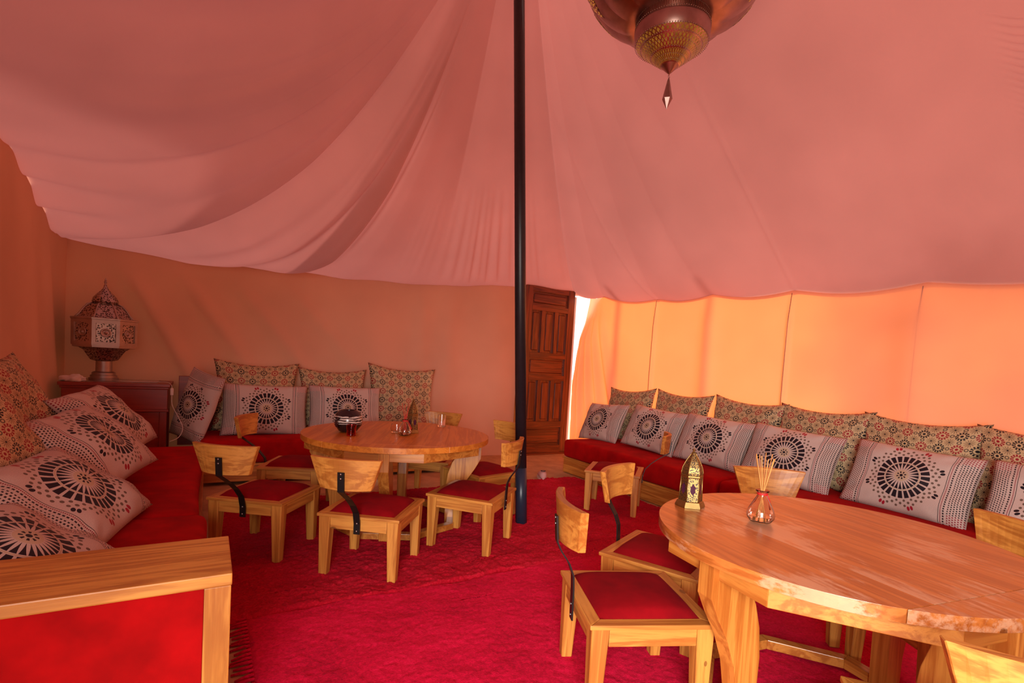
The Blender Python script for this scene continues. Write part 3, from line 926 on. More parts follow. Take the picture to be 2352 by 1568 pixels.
# back sofa
bs = thing('bench_base', 'red-lit pine sofa base along the back wall', 'sofa', (0, 0, 0))
box('front_board', (-0.05, 4.885, 0.03), (2.30, 4.915, 0.165), MT['pine_x'], bs, 0.003)
box('cap_rail', (-0.05, 4.870, 0.165), (2.31, 4.95, 0.185), MT['pine_x'], bs, 0.004)
box('end_board', (2.27, 4.915, 0.03), (2.30, 5.50, 0.165), MT['pine_y'], bs, 0.003)
box('platform', (-0.05, 4.92, 0.12), (2.27, 5.52, 0.172), MT['pine_x'], bs, 0.003)
for xx in (0.05, 2.2):
    box('foot', (xx, 5.05, 0.0), (xx + 0.05, 5.10, 0.12), MT['pine_z'], bs, 0.003)
box('back_board', (-0.22, 5.525, 0.25), (0.10, 5.55, 0.885), MT['console_x'], bs, 0.004, label='red painted back board')
soft_box('seat_cushion', (-0.03, 4.865, 0.186), (2.30, 5.50, 0.385), 0.04, MT['velvet'], 'dark red seat cushion of the back wall sofa')

# left sofa with boxed wooden arm
ls = thing('bench_base', 'pine sofa base with boxed armrest in the left foreground', 'sofa', (0, 0, 0))
box('front_board', (-0.035, 1.90, 0.01), (-0.005, 4.84, 0.165), MT['pine_y'], ls, 0.003)
box('platform', (-0.93, 1.90, 0.10), (-0.035, 4.84, 0.172), MT['pine_y'], ls, 0.003)
box('arm_top', (-0.95, 1.575, 0.517), (0.075, 1.90, 0.552), MT['pine_x'], ls, 0.004)
box('arm_post', (0.008, 1.578, 0.0), (0.073, 1.62, 0.517), MT['pine_z'], ls, 0.003)
box('arm_post', (0.008, 1.855, 0.0), (0.073, 1.897, 0.517), MT['pine_z'], ls, 0.003)
box('arm_panel', (-0.95, 1.590, 0.03), (0.008, 1.612, 0.517), MT['velvet'], ls, 0.003, label='red velvet panel of the armrest')
box('arm_side', (0.020, 1.62, 0.03), (0.060, 1.855, 0.517), MT['velvet'], ls, 0.003)
box('arm_inner', (-0.95, 1.865, 0.03), (0.008, 1.885, 0.517), MT['velvet'], ls, 0.003)
soft_box('seat_cushion', (-0.93, 1.905, 0.175), (0.012, 2.86, 0.362), 0.05, MT['velvet'], 'bright red seat cushion of the left sofa next to the armrest', group='left sofa seat cushions')
soft_box('seat_cushion', (-0.93, 2.88, 0.175), (-0.02, 4.85, 0.360), 0.05, MT['velvet'], 'dark red long seat cushion at the far end of the left sofa', group='left sofa seat cushions')

# ------------------------------------------------------------------ console table, lamp, cable, cloth
ct = thing('console_table', 'red wooden corner console carrying the big silver lamp', 'table', (0, 0, 0))
box('table_top', (-0.985, 5.13, 0.805), (-0.262, 5.585, 0.832), MT['console_x'], ct, 0.004)
box('stone_inset', (-0.96, 5.23, 0.8325), (-0.36, 5.565, 0.836), MT['marble'], ct, 0.001, label='grey stone inset')
box('moulding', (-0.975, 5.142, 0.785), (-0.272, 5.58, 0.805), MT['console_x'], ct, 0.006)
box('drawer_front', (-0.965, 5.150, 0.615), (-0.280, 5.175, 0.785), MT['console_x'], ct, 0.004)
box('lower_moulding', (-0.975, 5.142, 0.598), (-0.272, 5.175, 0.615), MT['console_x'], ct, 0.004)
box('side_panel', (-0.305, 5.176, 0.60), (-0.28, 5.575, 0.785), MT['console_y'], ct, 0.003)
for xx, yy in ((-0.335, 5.155), (-0.965, 5.155), (-0.335, 5.52), (-0.965, 5.52)):
    box('leg', (xx, yy, 0.0), (xx + 0.05, yy + 0.05, 0.60), MT['console_z'], ct, 0.004)
box('lower_panel', (-0.915, 5.165, 0.10), (-0.335, 5.180, 0.598), MT['console_x'], ct, 0.003)

def build_lamp():
    L = thing('lantern_lamp', 'large octagonal pierced silver table lamp on the corner console', 'lamp', (-0.735, 5.36, 0.837), math.radians(10))
    k = 0.90
    def lo(name, prof, mat, n=8, smooth=False, a0=PI / 8):
        return lathe_obj(name, [(r * k, z * k) for r, z in prof], mat, L, n, smooth, True, a0)
    lo('base', [(0.110, 0), (0.112, 0.022), (0.100, 0.024), (0.100, 0.046), (0.088, 0.050), (0.088, 0.070), (0.072, 0.080)], MT['silver'], 40, True)
    lo('stem', [(0.062, 0.080), (0.060, 0.175), (0.070, 0.180)], MT['silver'], 40, True)
    lo('lower_bowl', [(0.075, 0.178), (0.110, 0.190), (0.135, 0.230), (0.165, 0.275), (0.205, 0.300)], MT['silver_pierced'])
    lo('lower_rim', [(0.225, 0.298), (0.245, 0.302), (0.245, 0.318), (0.225, 0.320)], MT['silver'])
    R0, R1, z0, z1 = 0.255, 0.260, 0.318, 0.545
    dr = lo('drum', [(R0 - 0.014, z0), (R0 - 0.010, z1)], MT['silver_pierced'])
    for i in range(8):
        a = PI / 8 + i * PI / 4; b = a + PI / 4
        p = lambda ang, r, z: Vector((r * math.cos(ang), r * math.sin(ang), z)) * k
        for (t0, t1, za, zb, nm) in ((0.0, 0.14, z0, z1, 'panel_stile'), (0.86, 1.0, z0, z1, 'panel_stile'), (0.14, 0.86, z0, z0 + 0.032, 'panel_rail'), (0.14, 0.86, z1 - 0.032, z1, 'panel_rail')):
            vs = []
            for rr in (R0, R0 - 0.016):
                A, B_ = p(a, rr, 0), p(b, rr, 0)
                for (t, z) in ((t0, za), (t1, za), (t1, zb), (t0, zb)):
                    q = A.lerp(B_, t); vs.append((q.x, q.y, z * k))
            mesh_obj(nm, vs, [(0, 1, 2, 3), (7, 6, 5, 4), (0, 4, 5, 1), (1, 5, 6, 2), (2, 6, 7, 3), (3, 7, 4, 0)], MT['silver'], dr)
        # round boss in the middle of each pane
        m_ = p(a, R0 - 0.012, 0).lerp(p(b, R0 - 0.012, 0), 0.5)
        nrm = Vector((m_.x, m_.y, 0)).normalized()
        v2, f2 = lathe([(0.040, 0.0), (0.038, 0.006), (0.028, 0.006), (0.026, 0.001), (0.012, 0.002), (0.010, 0.010), (0.001, 0.012)], 16, True)
        q = nrm.to_track_quat('Z', 'Y')
        v2 = [q @ Vector(v) * k + Vector((m_.x, m_.y, (z0 + z1) / 2 * k)) for v in v2]
        mesh_obj('boss', v2, f2, MT['silver'], dr, True)
    lo('upper_rim', [(0.235, 0.545), (0.262, 0.547), (0.262, 0.560), (0.225, 0.566)], MT['silver'])
    lo('dome', [(0.225, 0.562), (0.195, 0.590), (0.165, 0.640), (0.135, 0.680), (0.085, 0.700)], MT['silver_pierced'])
    for i in range(8):
        a = PI / 8 + i * PI / 4
        pts = [(r * k * math.cos(a), r * k * math.sin(a), z * k) for r, z in ((0.227, 0.562), (0.197, 0.592), (0.167, 0.642), (0.137, 0.682), (0.087, 0.702))]
        vs, fs = tube(pts, 0.007, 6); mesh_obj('dome_rib', vs, fs, MT['silver'], L, True)
    lo('crown', [(0.085, 0.698), (0.098, 0.715), (0.092, 0.745), (0.062, 0.785), (0.030, 0.820), (0.014, 0.850), (0.007, 0.880)], MT['silver_pierced'], 24, True)
    lo('finial', [(0.007, 0.878), (0.010, 0.890), (0.012, 0.897), (0.006, 0.904), (0.009, 0.912), (0.003, 0.922), (0.001, 0.935)], MT['silver'], 12, True)
    return L
build_lamp()
cpts = [(-0.66, 5.28, 0.842), (-0.55, 5.25, 0.840), (-0.45, 5.29, 0.840), (-0.36, 5.27, 0.840), (-0.285, 5.20, 0.842), (-0.257, 5.16, 0.82), (-0.250, 5.145, 0.78), (-0.246, 5.13, 0.66),
        (-0.20, 5.10, 0.56), (-0.165, 5.07, 0.47), (-0.19, 5.03, 0.40), (-0.25, 4.99, 0.37)]
def cat_spline(pts, m=6):
    P = [Vector(p) for p in pts]; out = []
    for i in range(len(P) - 1):
        a, b, c, d = P[max(i - 1, 0)], P[i], P[i + 1], P[min(i + 2, len(P) - 1)]
        for j in range(m):
            t = j / m
            out.append(0.5 * ((2 * b) + (-a + c) * t + (2 * a - 5 * b + 4 * c - d) * t * t + (-a + 3 * b - 3 * c + d) * t ** 3))
    out.append(P[-1]); return out
cord = thing('lamp_cord', 'thin white lamp cord with inline switch hanging off the console', 'cord', (0, 0, 0))
vs, fs = tube(cat_spline(cpts), 0.0028, 6); mesh_obj('wire', vs, fs, MT['plastic'], cord, True)
sw = box('switch', (-0.262, 5.118, 0.74), (-0.238, 5.138, 0.80), MT['plastic'], cord, 0.006)
# crumpled white cloth beside the lamp
def blob(name, c, r, seed, mat, label, cat):
    bm = bmesh.new(); bmesh.ops.create_icosphere(bm, subdivisions=4, radius=1.0)
    rr = np.random.default_rng(seed); ph = rr.random(6) * 6
    for v in bm.verts:
        d = v.co.normalized()
        k = 1 + 0.16 * math.sin(5 * d.x + ph[0]) + 0.13 * math.sin(6 * d.y + 3 * d.z + ph[1]) + 0.07 * math.sin(13 * d.x - 9 * d.z + ph[2])
        v.co = Vector((d.x * r[0] * k, d.y * r[1] * k, max(d.z * r[2] * k, -r[2] * 0.55)))
        v.co += Vector((c[0], c[1], c[2] + r[2] * 0.55))
    return tag(bm_obj(name, bm, mat, None, True), label, cat)
blob('crumpled_cloth', (-0.895, 5.19, 0.833), (0.075, 0.045, 0.035), 3, MT['whitecloth'], 'crumpled whitish cloth lying on the console left of the lamp', 'cloth')

# ------------------------------------------------------------------ pillows
def pillow_mesh(name, w, h, t, seed, pinch=0.07, n=34):
    u = np.linspace(-1, 1, n); U, V = np.meshgrid(u, u)
    r = np.random.default_rng(seed)
    px = 1 - pinch * (1 - V ** 2) ; py = 1 - pinch * 1.25 * (1 - U ** 2)
    Xc, Yc = U * px * w / 2, V * py * h / 2
    prof = np.clip((1 - U ** 2), 0, 1) ** 0.46 * np.clip((1 - V ** 2), 0, 1) ** 0.46
    ph = r.random(8) * 6.28
    wr = 0.010 * np.sin(4 * U + 2.4 * V + ph[0]) + 0.008 * np.sin(-5 * U + 4 * V + ph[1]) + 0.005 * np.sin(11 * U * V + ph[2])
    corner = (np.abs(U) ** 3) * (np.abs(V) ** 3)
    wr = wr + 0.010 * np.sin(14 * (np.abs(U) - np.abs(V)) + ph[3]) * np.exp(-((np.abs(U) + np.abs(V) - 1.45) / 0.25) ** 2)
    Zf = t / 2 * prof + wr * prof; Zb = -t / 2 * prof + wr * prof * 0.4
    sag = -0.016 * (V < 0) * V * V * np.cos(U * 1.4)
    P1 = np.stack([Xc, Yc + 0, Zf], -1).reshape(-1, 3); P2 = np.stack([Xc, Yc, Zb], -1).reshape(-1, 3)
    f = grid_np(n, n); f2 = f[:, ::-1] + n * n
    me = bpy.data.meshes.new(name)
    P = np.concatenate([P1, P2]); Fc = np.concatenate([f, f2])
    nf = len(Fc)
    me.vertices.add(len(P)); me.vertices.foreach_set('co', P.astype(np.float32).ravel())
    me.loops.add(nf * 4); me.polygons.add(nf)
    me.loops.foreach_set('vertex_index', Fc.astype(np.int32).ravel())
    me.polygons.foreach_set('loop_start', np.arange(0, nf * 4, 4, dtype=np.int32)); me.polygons.foreach_set('loop_total', np.full(nf, 4, dtype=np.int32))
    me.update(calc_edges=True)
    UV = np.stack([(U + 1) / 2, (V + 1) / 2], -1).reshape(-1, 2); UV = np.concatenate([UV, UV])
    ul = me.uv_layers.new(name='uv'); ul.data.foreach_set('uv', UV[Fc.ravel()].astype(np.float32).ravel())
    me.polygons.foreach_set('use_smooth', np.ones(nf, dtype=bool))
    # sew the rim
    bm = bmesh.new(); bm.from_mesh(me); bmesh.ops.remove_doubles(bm, verts=bm.verts, dist=1e-5); bm.to_mesh(me); bm.free()
    return me
PM = [pillow_mesh('mandala_pillow', 0.70, 0.46, 0.19, s, 0.045) for s in (1, 2, 3)]
PR = [pillow_mesh('rosette_pillow', 0.66, 0.60, 0.17, s, 0.12) for s in (4, 5, 6)]
for me in PM: me.materials.append(MT['mandala'])
for me in PR: me.materials.append(MT['rosette'])

def pillow(kind, k, c, facing, lean, label, group, roll=0.0, scale=1.0, yaw=0.0):
    """c: centre; facing: horizontal unit direction the printed face looks; lean: degrees back from upright"""
    me = (PM if kind == 'm' else PR)[k % 3]
    o = bpy.data.objects.new(me.name, me); COL.objects.link(o)
    a = math.radians(lean)
    f = Vector((facing[0], facing[1], 0)).normalized()
    if yaw: f = Matrix.Rotation(math.radians(yaw), 3, 'Z') @ f
    zc = f * math.cos(a) + Vector((0, 0, 1)) * math.sin(a)
    yc = Vector((0, 0, 1)) * math.cos(a) - f * math.sin(a)
    xc = yc.cross(zc)
    R = Matrix((xc, yc, zc)).transposed() @ Matrix.Rotation(math.radians(roll), 3, 'Z')
    M4 = R.to_4x4() @ Matrix.Scale(scale, 4); M4.translation = Vector(c)
    o.matrix_world = M4
    return tag(o, label, 'pillow', group)

Rf = (-1, 0)
g = 'mandala pillows on the right sofa'
for k, (y, z, r, yw, lab) in enumerate((
    (4.42, 0.575, 4, -6, 'mandala pillow nearest the door on the right sofa'),
    (3.66, 0.600, -3, 2, 'second mandala pillow from the door on the right sofa'),
    (2.95, 0.595, -2, 3, 'third mandala pillow from the door, behind the brass lantern'),
    (2.25, 0.590, -3, 4, 'fourth mandala pillow from the door, behind the reed diffuser'),
    (1.47, 0.580, -2, 0, 'fifth mandala pillow from the door, beside the knotted backrest'),
    (0.74, 0.580, 0, 0, 'last mandala pillow of the right sofa, cut by the right picture edge'))):
    pillow('m', k, (3.875, y, z), Rf, 24, lab, g, roll=r, yaw=yw)
g = 'rosette pillows on the right sofa'
for k, (y, z, r, lab) in enumerate((
    (4.28, 0.665, 3, 'rosette pillow nearest the door at the back of the right sofa'),
    (3.56, 0.675, -1, 'second rosette pillow from the door along the right wall'),
    (2.83, 0.670, -2, 'third rosette pillow from the door along the right wall'),
    (2.17, 0.665, 0, 'fourth rosette pillow from the door along the right wall'),
    (1.53, 0.660, 0, 'fifth rosette pillow from the door along the right wall'),
    (0.88, 0.660, 1, 'last rosette pillow of the right wall row, at the right picture edge'))):
    pillow('r', k, (4.11, y, z), Rf, 12, lab, g, roll=r, scale=1.1)
g = 'rosette pillows on the back sofa'
for k, (x, z, r, sc, lab) in enumerate((
    (0.41, 0.725, -1, 1.12, 'leftmost rosette pillow against the back wall'),
    (1.11, 0.715, 0, 1.03, 'middle rosette pillow against the back wall'),
    (1.83, 0.735, -3, 1.16, 'rightmost rosette pillow against the back wall, fully visible'))):
    pillow('r', k, (x, 5.40, z), (0, -1), 10, lab, g, roll=r, scale=sc)
g = 'mandala pillows on the back sofa'
pillow('m', 0, (0.47, 5.18, 0.615), (0, -1), 14, 'left mandala pillow on the back sofa behind the tilted chair', g, roll=-1, scale=1.03)
pillow('m', 1, (1.19, 5.19, 0.625), (0, -1), 14, 'right mandala pillow on the back sofa behind the striped pot', g, roll=-1, scale=1.0)
pillow('m', 2, (-0.07, 5.18, 0.645), (-0.15, -1), 12, 'mandala pillow turned on its end against the console', None, roll=78, scale=0.88, yaw=-42)
g = 'mandala pillows on the left sofa'
Lf = (1, 0)
pillow('m', 1, (-0.52, 2.10, 0.46), Lf, 58, 'front mandala pillow on the left sofa, cut by the armrest', g, roll=0, yaw=-12, scale=1.06)
pillow('m', 2, (-0.48, 2.66, 0.52), Lf, 54, 'second mandala pillow on the left sofa, behind the armrest pillow', g, roll=3, yaw=-14, scale=1.06)
pillow('m', 0, (-0.50, 3.36, 0.62), Lf, 48, 'third mandala pillow on the left sofa, towards the console', g, roll=4, yaw=-16, scale=1.06)
pillow('m', 1, (-0.51, 3.90, 0.68), Lf, 44, 'farthest mandala pillow on the left sofa, below the console', g, roll=4, yaw=-12, scale=1.06)
g = 'rosette pillows on the left sofa'
pillow('r', 0, (-0.80, 2.80, 0.77), Lf, 30, 'near rosette pillow at the left picture edge', g, roll=4, yaw=-14, scale=1.1)
pillow('r', 1, (-0.82, 3.45, 0.77), Lf, 26, 'far rosette pillow of the left sofa beside the lamp console', g, roll=2, yaw=-8, scale=1.1)

# ------------------------------------------------------------------ things on the tables
def brass_lantern(loc, rotz, n, H, rb, label):
    L = thing('brass_lantern', label, 'lantern', loc, rotz, 'brass lanterns on the tables')
    lathe_obj('base', [(rb * 1.28, 0), (rb * 1.28, 0.006), (rb * 1.12, 0.022), (rb * 1.05, 0.024)], MT['brass'], L, n, False)
    z0, z1 = 0.024, H * 0.52
    r0, r1 = rb * 0.98, rb * 0.90
    for i in range(n):
        a, b = 2 * PI * i / n, 2 * PI * (i + 1) / n
        A0, B0 = Vector((r0 * math.cos(a), r0 * math.sin(a), z0)), Vector((r0 * math.cos(b), r0 * math.sin(b), z0))
        A1, B1 = Vector((r1 * math.cos(a), r1 * math.sin(a), z1)), Vector((r1 * math.cos(b), r1 * math.sin(b), z1))
        pn = mesh_obj('panel', [A0, B0, B1, A1], [(0, 1, 2, 3)], MT['brass_pierced'], L)
        ctr = (A0 + B0 + A1 + B1) / 4; ex = (B0 - A0).normalized(); ez = ((A1 + B1) / 2 - (A0 + B0) / 2).normalized(); nn = ex.cross(ez)
        if nn.dot(Vector((ctr.x, ctr.y, 0))) < 0: nn = -nn
        w_, h_ = (B0 - A0).length * 0.23, (z1 - z0) * 0.24
        shp = [(0, -1), (0.55, -0.62), (1, -0.45), (0.8, 0), (1, 0.45), (0.55, 0.62), (0, 1), (-0.55, 0.62), (-1, 0.45), (-0.8, 0), (-1, -0.45), (-0.55, -0.62)]
        vs = [ctr + ex * (w_ * x) + ez * (h_ * y) + nn * 0.0012 for x, y in shp]
        mesh_obj('window', vs, [tuple(range(12))], MT['purple_glass'], pn, label='purple glass window')
        vs, fs = tube([A0, A1], rb * 0.045, 6); mesh_obj('corner_bar', vs, fs, MT['brass'], L, True)
    lathe_obj('band', [(r1 * 1.02, z1 - 0.004), (r1 * 1.07, z1), (r1 * 1.07, z1 + 0.005), (r1 * 1.0, z1 + 0.007)], MT['brass'], L, n, False)
    dome = [(r1 * 1.0, z1 + 0.006), (r1 * 1.03, z1 + H * 0.07), (r1 * 0.92, z1 + H * 0.16), (r1 * 0.66, z1 + H * 0.26), (r1 * 0.34, z1 + H * 0.35), (r1 * 0.10, z1 + H * 0.42)]
    lathe_obj('dome', dome, MT['brass_pierced'], L, n, False)
    for i in range(n):
        a = 2 * PI * i / n
        vs, fs = tube([(r * math.cos(a), r * math.sin(a), z) for r, z in dome], rb * 0.035, 5); mesh_obj('dome_rib', vs, fs, MT['brass'], L, True)
    zt = z1 + H * 0.42
    lathe_obj('finial', [(rb * 0.10, zt), (rb * 0.06, zt + H * 0.012), (rb * 0.14, zt + H * 0.028), (rb * 0.05, zt + H * 0.045), (0.0008, zt + H * 0.075)], MT['brass'], L, 10)
    return L
brass_lantern((1.700, 1.378, TZ + 0.001), math.radians(21), 6, 0.235, 0.046, 'hexagonal brass lantern with purple windows on the near table')
brass_lantern((1.262, 3.455, TZ + 0.001), math.radians(8), 6, 0.245, 0.042, 'tall dark brass lantern beside the red sticks on the far table')

def diffuser(loc, k, label, reedmat, sticks, ribbon=True, Hs=0.20):
    D = thing('reed_diffuser', label, 'diffuser', loc, 0.0, 'reed diffusers on the tables', k)
    outer = [(0.020, 0.0), (0.038, 0.004), (0.048, 0.018), (0.050, 0.030), (0.045, 0.048), (0.033, 0.072), (0.021, 0.094), (0.0165, 0.104), (0.0165, 0.112), (0.024, 0.118), (0.025, 0.121), (0.022, 0.123)]
    inner = [(0.0145, 0.116), (0.0135, 0.104), (0.018, 0.093), (0.030, 0.070), (0.042, 0.047), (0.046, 0.030), (0.044, 0.019), (0.034, 0.008), (0.001, 0.007)]
    lathe_obj('bottle', outer + inner, MT['glass'], D, 36, True, True)
    lathe_obj('oil', [(0.001, 0.0085), (0.0335, 0.0095), (0.043, 0.0195), (0.0445, 0.026), (0.001, 0.0262)], MT['oil'], D, 30, True, False)
    for i in range(sticks):
        a = 2 * PI * i / sticks + 0.4
        b0 = Vector((-0.018 * math.cos(a), -0.018 * math.sin(a), 0.012))
        m_ = Vector((0.004 * math.cos(a + 0.5), 0.004 * math.sin(a + 0.5), 0.112)); tp = m_ + (m_ - b0) * ((Hs - 0.112) / 0.1) * (0.92 + 0.12 * random.random())
        vs, fs = tube([b0, m_, tp], 0.0017, 6); mesh_obj('reed', vs, fs, reedmat, D, True)
    lathe_obj('ribbon', [(0.0172, 0.1045), (0.0190, 0.106), (0.0190, 0.112), (0.0172, 0.1135)], MT['ribbon'], D, 24, True, False)
    vs, fs = tube([(0.017, -0.008, 0.108), (0.030, -0.010, 0.085), (0.040, -0.012, 0.062), (0.050, -0.008, 0.045)], [0.002, 0.003, 0.003, 0.0045], 6)
    mesh_obj('ribbon_tail', vs, fs, MT['ribbon'], D, True)
    return D
diffuser((1.785, 1.125, TZ + 0.001), 0.98, 'clear glass diffuser with pale reeds and red ribbon on the near table', MT['reed'], 9, Hs=0.255)
diffuser((1.165, 3.335, TZ + 0.001), 0.92, 'glass diffuser with dark red sticks on the far table', MT['redreed'], 7, Hs=0.235)

# striped pot
pot = thing('striped_pot', 'round dark glazed pot with white brush stripes on the far table', 'pot', (0.835, 3.545, TZ + 0.001))
pr = [(0.045, 0.0), (0.060, 0.008), (0.088, 0.045), (0.096, 0.075), (0.092, 0.105), (0.072, 0.136), (0.056, 0.146), (0.052, 0.150), (0.047, 0.148), (0.045, 0.138), (0.06, 0.125), (0.08, 0.09), (0.08, 0.06), (0.03, 0.015), (0.001, 0.013)]
m, nt, b = new_mat('striped_glaze')
sp = nt.nodes.new('ShaderNodeSeparateXYZ'); nt.links.new(coord(nt), sp.inputs[0])
zz = X(nt, sp.outputs[2]) + (X(nt, noise(nt, 14.0, 3, 0.6, coord(nt))) - 0.5) * 0.018
band = zz.gt(0.060) * zz.lt(0.112)
strp = ((zz * 62.0).frac()).gt(0.40) * X(nt, noise(nt, 30.0, 3, 0.6, mapping(nt, coord(nt), (1, 1, 4)))).gt(0.42)
nt.links.new(mixc(nt, band * strp, (0.022, 0.010, 0.010), (0.62, 0.52, 0.45)), b.inputs['Base Color']); b.inputs['Roughness'].default_value = 0.16
lathe_obj('body', pr, m, pot, 48, True, True)
hv, hf = tube([(-0.075, -0.055, 0.10), (-0.095, -0.072, 0.105), (-0.098, -0.078, 0.08), (-0.092, -0.073, 0.05), (-0.074, -0.058, 0.04)], 0.008, 8)
mesh_obj('handle', hv, hf, MT['darkglaze'], pot, True)
# red glass
rgl = thing('red_glass', 'small dark red glass tumbler in front of the striped pot', 'glass', (0.815, 3.365, TZ + 0.001))
lathe_obj('cup', [(0.026, 0), (0.030, 0.004), (0.029, 0.030), (0.031, 0.036), (0.030, 0.042), (0.033, 0.072), (0.030, 0.072), (0.027, 0.043), (0.026, 0.010), (0.001, 0.008)], MT['redglass'], rgl, 28)
# clear tumbler
tg = thing('glass_tumbler', 'clear straight glass tumbler at the back of the far table', 'glass', (1.600, 3.725, TZ + 0.001))
lathe_obj('cup', [(0.028, 0), (0.030, 0.003), (0.031, 0.095), (0.0285, 0.096), (0.0275, 0.014), (0.001, 0.012)], MT['glass'], tg, 28)
# second clear vessel behind the diffuser
t2 = thing('glass_tumbler', 'low clear glass bowl behind the red stick diffuser', 'glass', (1.150, 3.46, TZ + 0.001))
lathe_obj('cup', [(0.022, 0), (0.034, 0.003), (0.042, 0.030), (0.036, 0.062), (0.033, 0.062), (0.038, 0.030), (0.030, 0.010), (0.001, 0.008)], MT['glass'], t2, 28)

# ------------------------------------------------------------------ chandelier
def build_chandelier():
    C = thing('hanging_lantern', 'huge bronze pierced metal lantern hanging from the tent roof', 'lantern', (2.03, 1.99, 2.555), math.radians(12))
    # pendant drop
    lathe_obj('drop', [(0.001, 0.0), (0.026, 0.052), (0.006, 0.150), (0.002, 0.158)], MT['bronze'], C, 6, False)
    ring = [(0.006 * math.cos(t), 0, 0.166 + 0.009 * math.sin(t)) for t in np.linspace(0, 2 * PI, 14)]
    vs, fs = tube(ring, 0.0015, 5); mesh_obj('drop_ring', vs, fs, MT['bronze'], C, True)
    z = 0.178
    lathe_obj('cone_tip', [(0.003, z), (0.045, z + 0.040)], MT['bronze'], C, 40)
    co = lathe_obj('cone', [(0.045, z + 0.040), (0.150, z + 0.125), (0.178, z + 0.150)], MT['lattice'], C, 48)
    # bead rows on the cone and cup
    def beads(parent, rad, zz, n, r):
        bm = bmesh.new()
        for i in range(n):
            a = 2 * PI * i / n
            bmesh.ops.create_icosphere(bm, subdivisions=1, radius=r, matrix=Matrix.Translation((rad * math.cos(a), rad * math.sin(a), zz)))
        o = bm_obj('bead_row', bm, MT['silver'], parent, True); return o
    for rr, zz in ((0.058, 0.051), (0.075, 0.065), (0.100, 0.085), (0.128, 0.108), (0.155, 0.130)):
        beads(co, rr, z + zz, int(rr * 520), 0.0032)
    cup = lathe_obj('cup', [(0.178, z + 0.150), (0.190, z + 0.175), (0.192, z + 0.215), (0.186, z + 0.222), (0.186, z + 0.268), (0.178, z + 0.280)], MT['bronze'], C, 64)
    beads(cup, 0.189, z + 0.228, 100, 0.0035); beads(cup, 0.187, z + 0.262, 100, 0.0035); beads(cup, 0.184, z + 0.151, 90, 0.003)
    fl = bmesh.new()
    for i in range(110):
        a = 2 * PI * i / 110
        q = Matrix.Rotation(a, 4, 'Z') @ Matrix.Translation((0.187, 0, z + 0.245)) @ Matrix.Diagonal((0.004, 0.0045, 0.024, 1))
        bmesh.ops.create_cube(fl, size=1.0, matrix=q)
    bm_obj('fluting', fl, MT['bronze'], cup)
    # ribbed melon body: each gore its own part
    ng = 12
    prof = [(0.175, 0.262), (0.240, 0.262), (0.330, 0.315), (0.400, 0.390), (0.455, 0.480), (0.490, 0.600), (0.485, 0.72), (0.43, 0.84), (0.33, 0.94), (0.20, 1.0), (0.08, 1.03)]
    prof = [(p.x, p.z) for p in cat_spline([(r, 0, zz) for r, zz in prof], 3)]
    for gidx in range(ng):
        m_ = 10; vs, fs = [], []
        for (r, zz) in prof:
            for i in range(m_ + 1):
                t = -1 + 2 * i / m_
                a = 2 * PI * (gidx + 0.5 * t) / ng + 0.55 * (zz - 0.26)
                rr = r * (1 + 0.055 * (1 - t * t) * min(1, (r - 0.17) / 0.12 if r > 0.17 else 0)) 
                vs.append((rr * math.cos(a), rr * math.sin(a), z + zz))
        for j in range(len(prof) - 1):
            for i in range(m_):
                a = j * (m_ + 1) + i; fs.append((a, a + 1, a + m_ + 2, a + m_ + 1))
        gore = mesh_obj('gore', vs, fs, MT['bronze'], C, True)
        # pierced diamond inlay on every gore
        vs, fs = [], []
        for j, fz in enumerate(np.linspace(0.32, 0.50, 7)):
            r = float(np.interp(fz, [p[1] for p in prof], [p[0] for p in prof])); hw_ = 0.40 * math.sin(PI * (j + 0.02) / 6.05)
            for i in range(5):
                t = (-1 + 2 * i / 4) * hw_
                a = 2 * PI * (gidx + 0.5 * t) / ng + 0.55 * (fz - 0.26)
                rr = r * (1 + 0.055 * (1 - t * t)) + 0.003
                vs.append((rr * math.cos(a), rr * math.sin(a), z + fz))
        for j in range(6):
            for i in range(4):
                a = j * 5 + i; fs.append((a, a + 1, a + 6, a + 5))
        mesh_obj('pierced_inlay', vs, fs, MT['bronze_pierced'], gore, True, label='amber pierced diamond')
    lathe_obj('neck', [(0.08, z + 1.03), (0.05, z + 1.06), (0.04, z + 1.10)], MT['bronze'], C, 24)
    vs, fs = tube([(0, 0, z + 1.09), (0, 0, 1.42)], 0.008, 8); mesh_obj('rod', vs, fs, MT['bronze'], C, True)
build_chandelier()

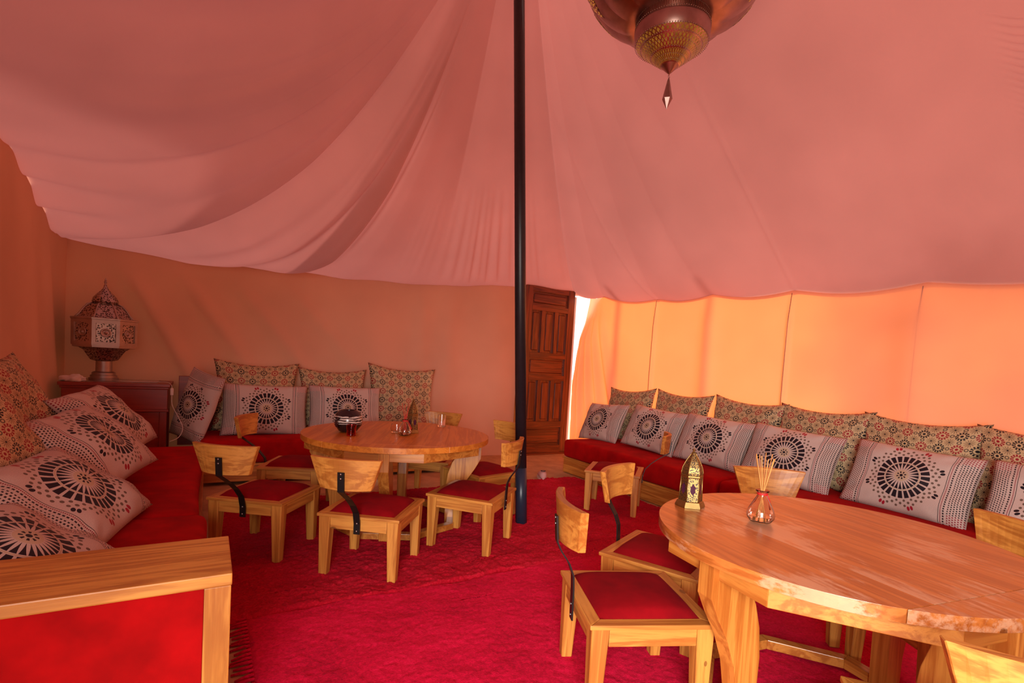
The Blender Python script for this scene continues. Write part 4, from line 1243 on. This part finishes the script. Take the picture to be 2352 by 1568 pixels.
# ------------------------------------------------------------------ shoe by the carpet edge
def build_shoe():
    s_ = thing('canvas_shoe', 'pale pink canvas shoe lying on the bare floor near the door', 'shoe', (3.02, 4.33, 0.0), math.radians(62))
    n = 18; vs, fs = [], []; secs = []
    for i, t in enumerate(np.linspace(0, 1, 14)):
        x = -0.125 + 0.25 * t
        w = 0.040 * (1 - abs(2 * t - 1) ** 4) ** 0.5 * (0.85 + 0.3 * t) + 0.004
        h = float(np.interp(t, [0, 0.08, 0.3, 0.5, 0.72, 0.92, 1.0], [0.05, 0.085, 0.095, 0.09, 0.062, 0.045, 0.022]))
        for k in range(n):
            a = 2 * PI * k / n
            vs.append((x, w * math.cos(a), 0.018 + (h - 0.018) * (0.5 + 0.5 * math.sin(a))))
    for i in range(13):
        for k in range(n):
            l = (k + 1) % n; fs.append((i * n + k, i * n + l, (i + 1) * n + l, (i + 1) * n + k))
    fs.append(tuple(range(n - 1, -1, -1))); fs.append(tuple(13 * n + k for k in range(n)))
    mesh_obj('upper', vs, fs, plain('pink_canvas', (0.62, 0.36, 0.33), 0.85), s_, True)
    poly = [(-0.128 + 0.256 * t, (0.043 * (1 - abs(2 * t - 1) ** 4) ** 0.5 * (0.85 + 0.3 * t) + 0.004)) for t in np.linspace(0, 1, 16)]
    poly = poly + [(x, -y) for x, y in reversed(poly)]
    prism_obj('sole', poly, 0.0, 0.022, 'z', MT['plastic'], s_)
    lathe_obj('opening', [(0.001, 0.0), (0.026, 0.0), (0.028, 0.004)], MT['darkhole'], s_, 20, True, False, 0, (-0.06, 0, 0.0935))
build_shoe()

# ------------------------------------------------------------------ unseen posts and shrubs added outside to shade the glowing wall
for k, (yy, w_) in enumerate(((4.75, 0.05), (3.42, 0.035), (0.55, 0.05))):  # hidden posts, put up to throw soft shadows on the canvas
    vs, fs = tube([(5.35, yy + 0.2, -0.06), (5.2, yy + 0.2, 2.9)], w_, 10)
    struct(mesh_obj('trim_%d' % (k + 3), vs, fs, MT['pine_z'], None, True))
def shrub(loc, R, seed, label, zc=0.0):
    t = thing('shade_shrub', label, 'shrub', loc, 0.0, 'unseen shade shrubs outside the tent')
    r = np.random.default_rng(seed)
    vs, fs = [], []
    for k in range(420):
        d = r.normal(size=3); d /= np.linalg.norm(d); rad = R * (0.45 + 0.55 * r.random())
        p = Vector((d[0] * rad, d[1] * rad * 1.2, R * 0.95 + zc + d[2] * rad * 0.9))
        a = Vector(r.normal(size=3)).normalized(); b_ = a.cross(Vector(r.normal(size=3))).normalized()
        L, w_ = 0.15 + 0.08 * r.random(), 0.05
        o0 = len(vs); vs += [p - a * L, p + b_ * w_, p + a * L, p - b_ * w_]; fs.append((o0, o0 + 1, o0 + 2, o0 + 3))
    mesh_obj('foliage', vs, fs, plain('grey_green_leaves_%d' % seed, (0.16, 0.20, 0.09), 0.8), t)
    vs, fs = tube([(0, 0, 0), (0.03, 0.02, R + zc)], [0.05, 0.02], 8); mesh_obj('trunk', vs, fs, MT['door_z'], t, True)
shrub((8.0, 2.05, -0.06), 1.0, 11, 'unseen round-crowned tree added outside to shade the far right of the right wall', 2.9)
shrub((6.2, -0.2, -0.06), 1.0, 12, 'unseen desert shrub added outside to shade the right wall near the entrance')
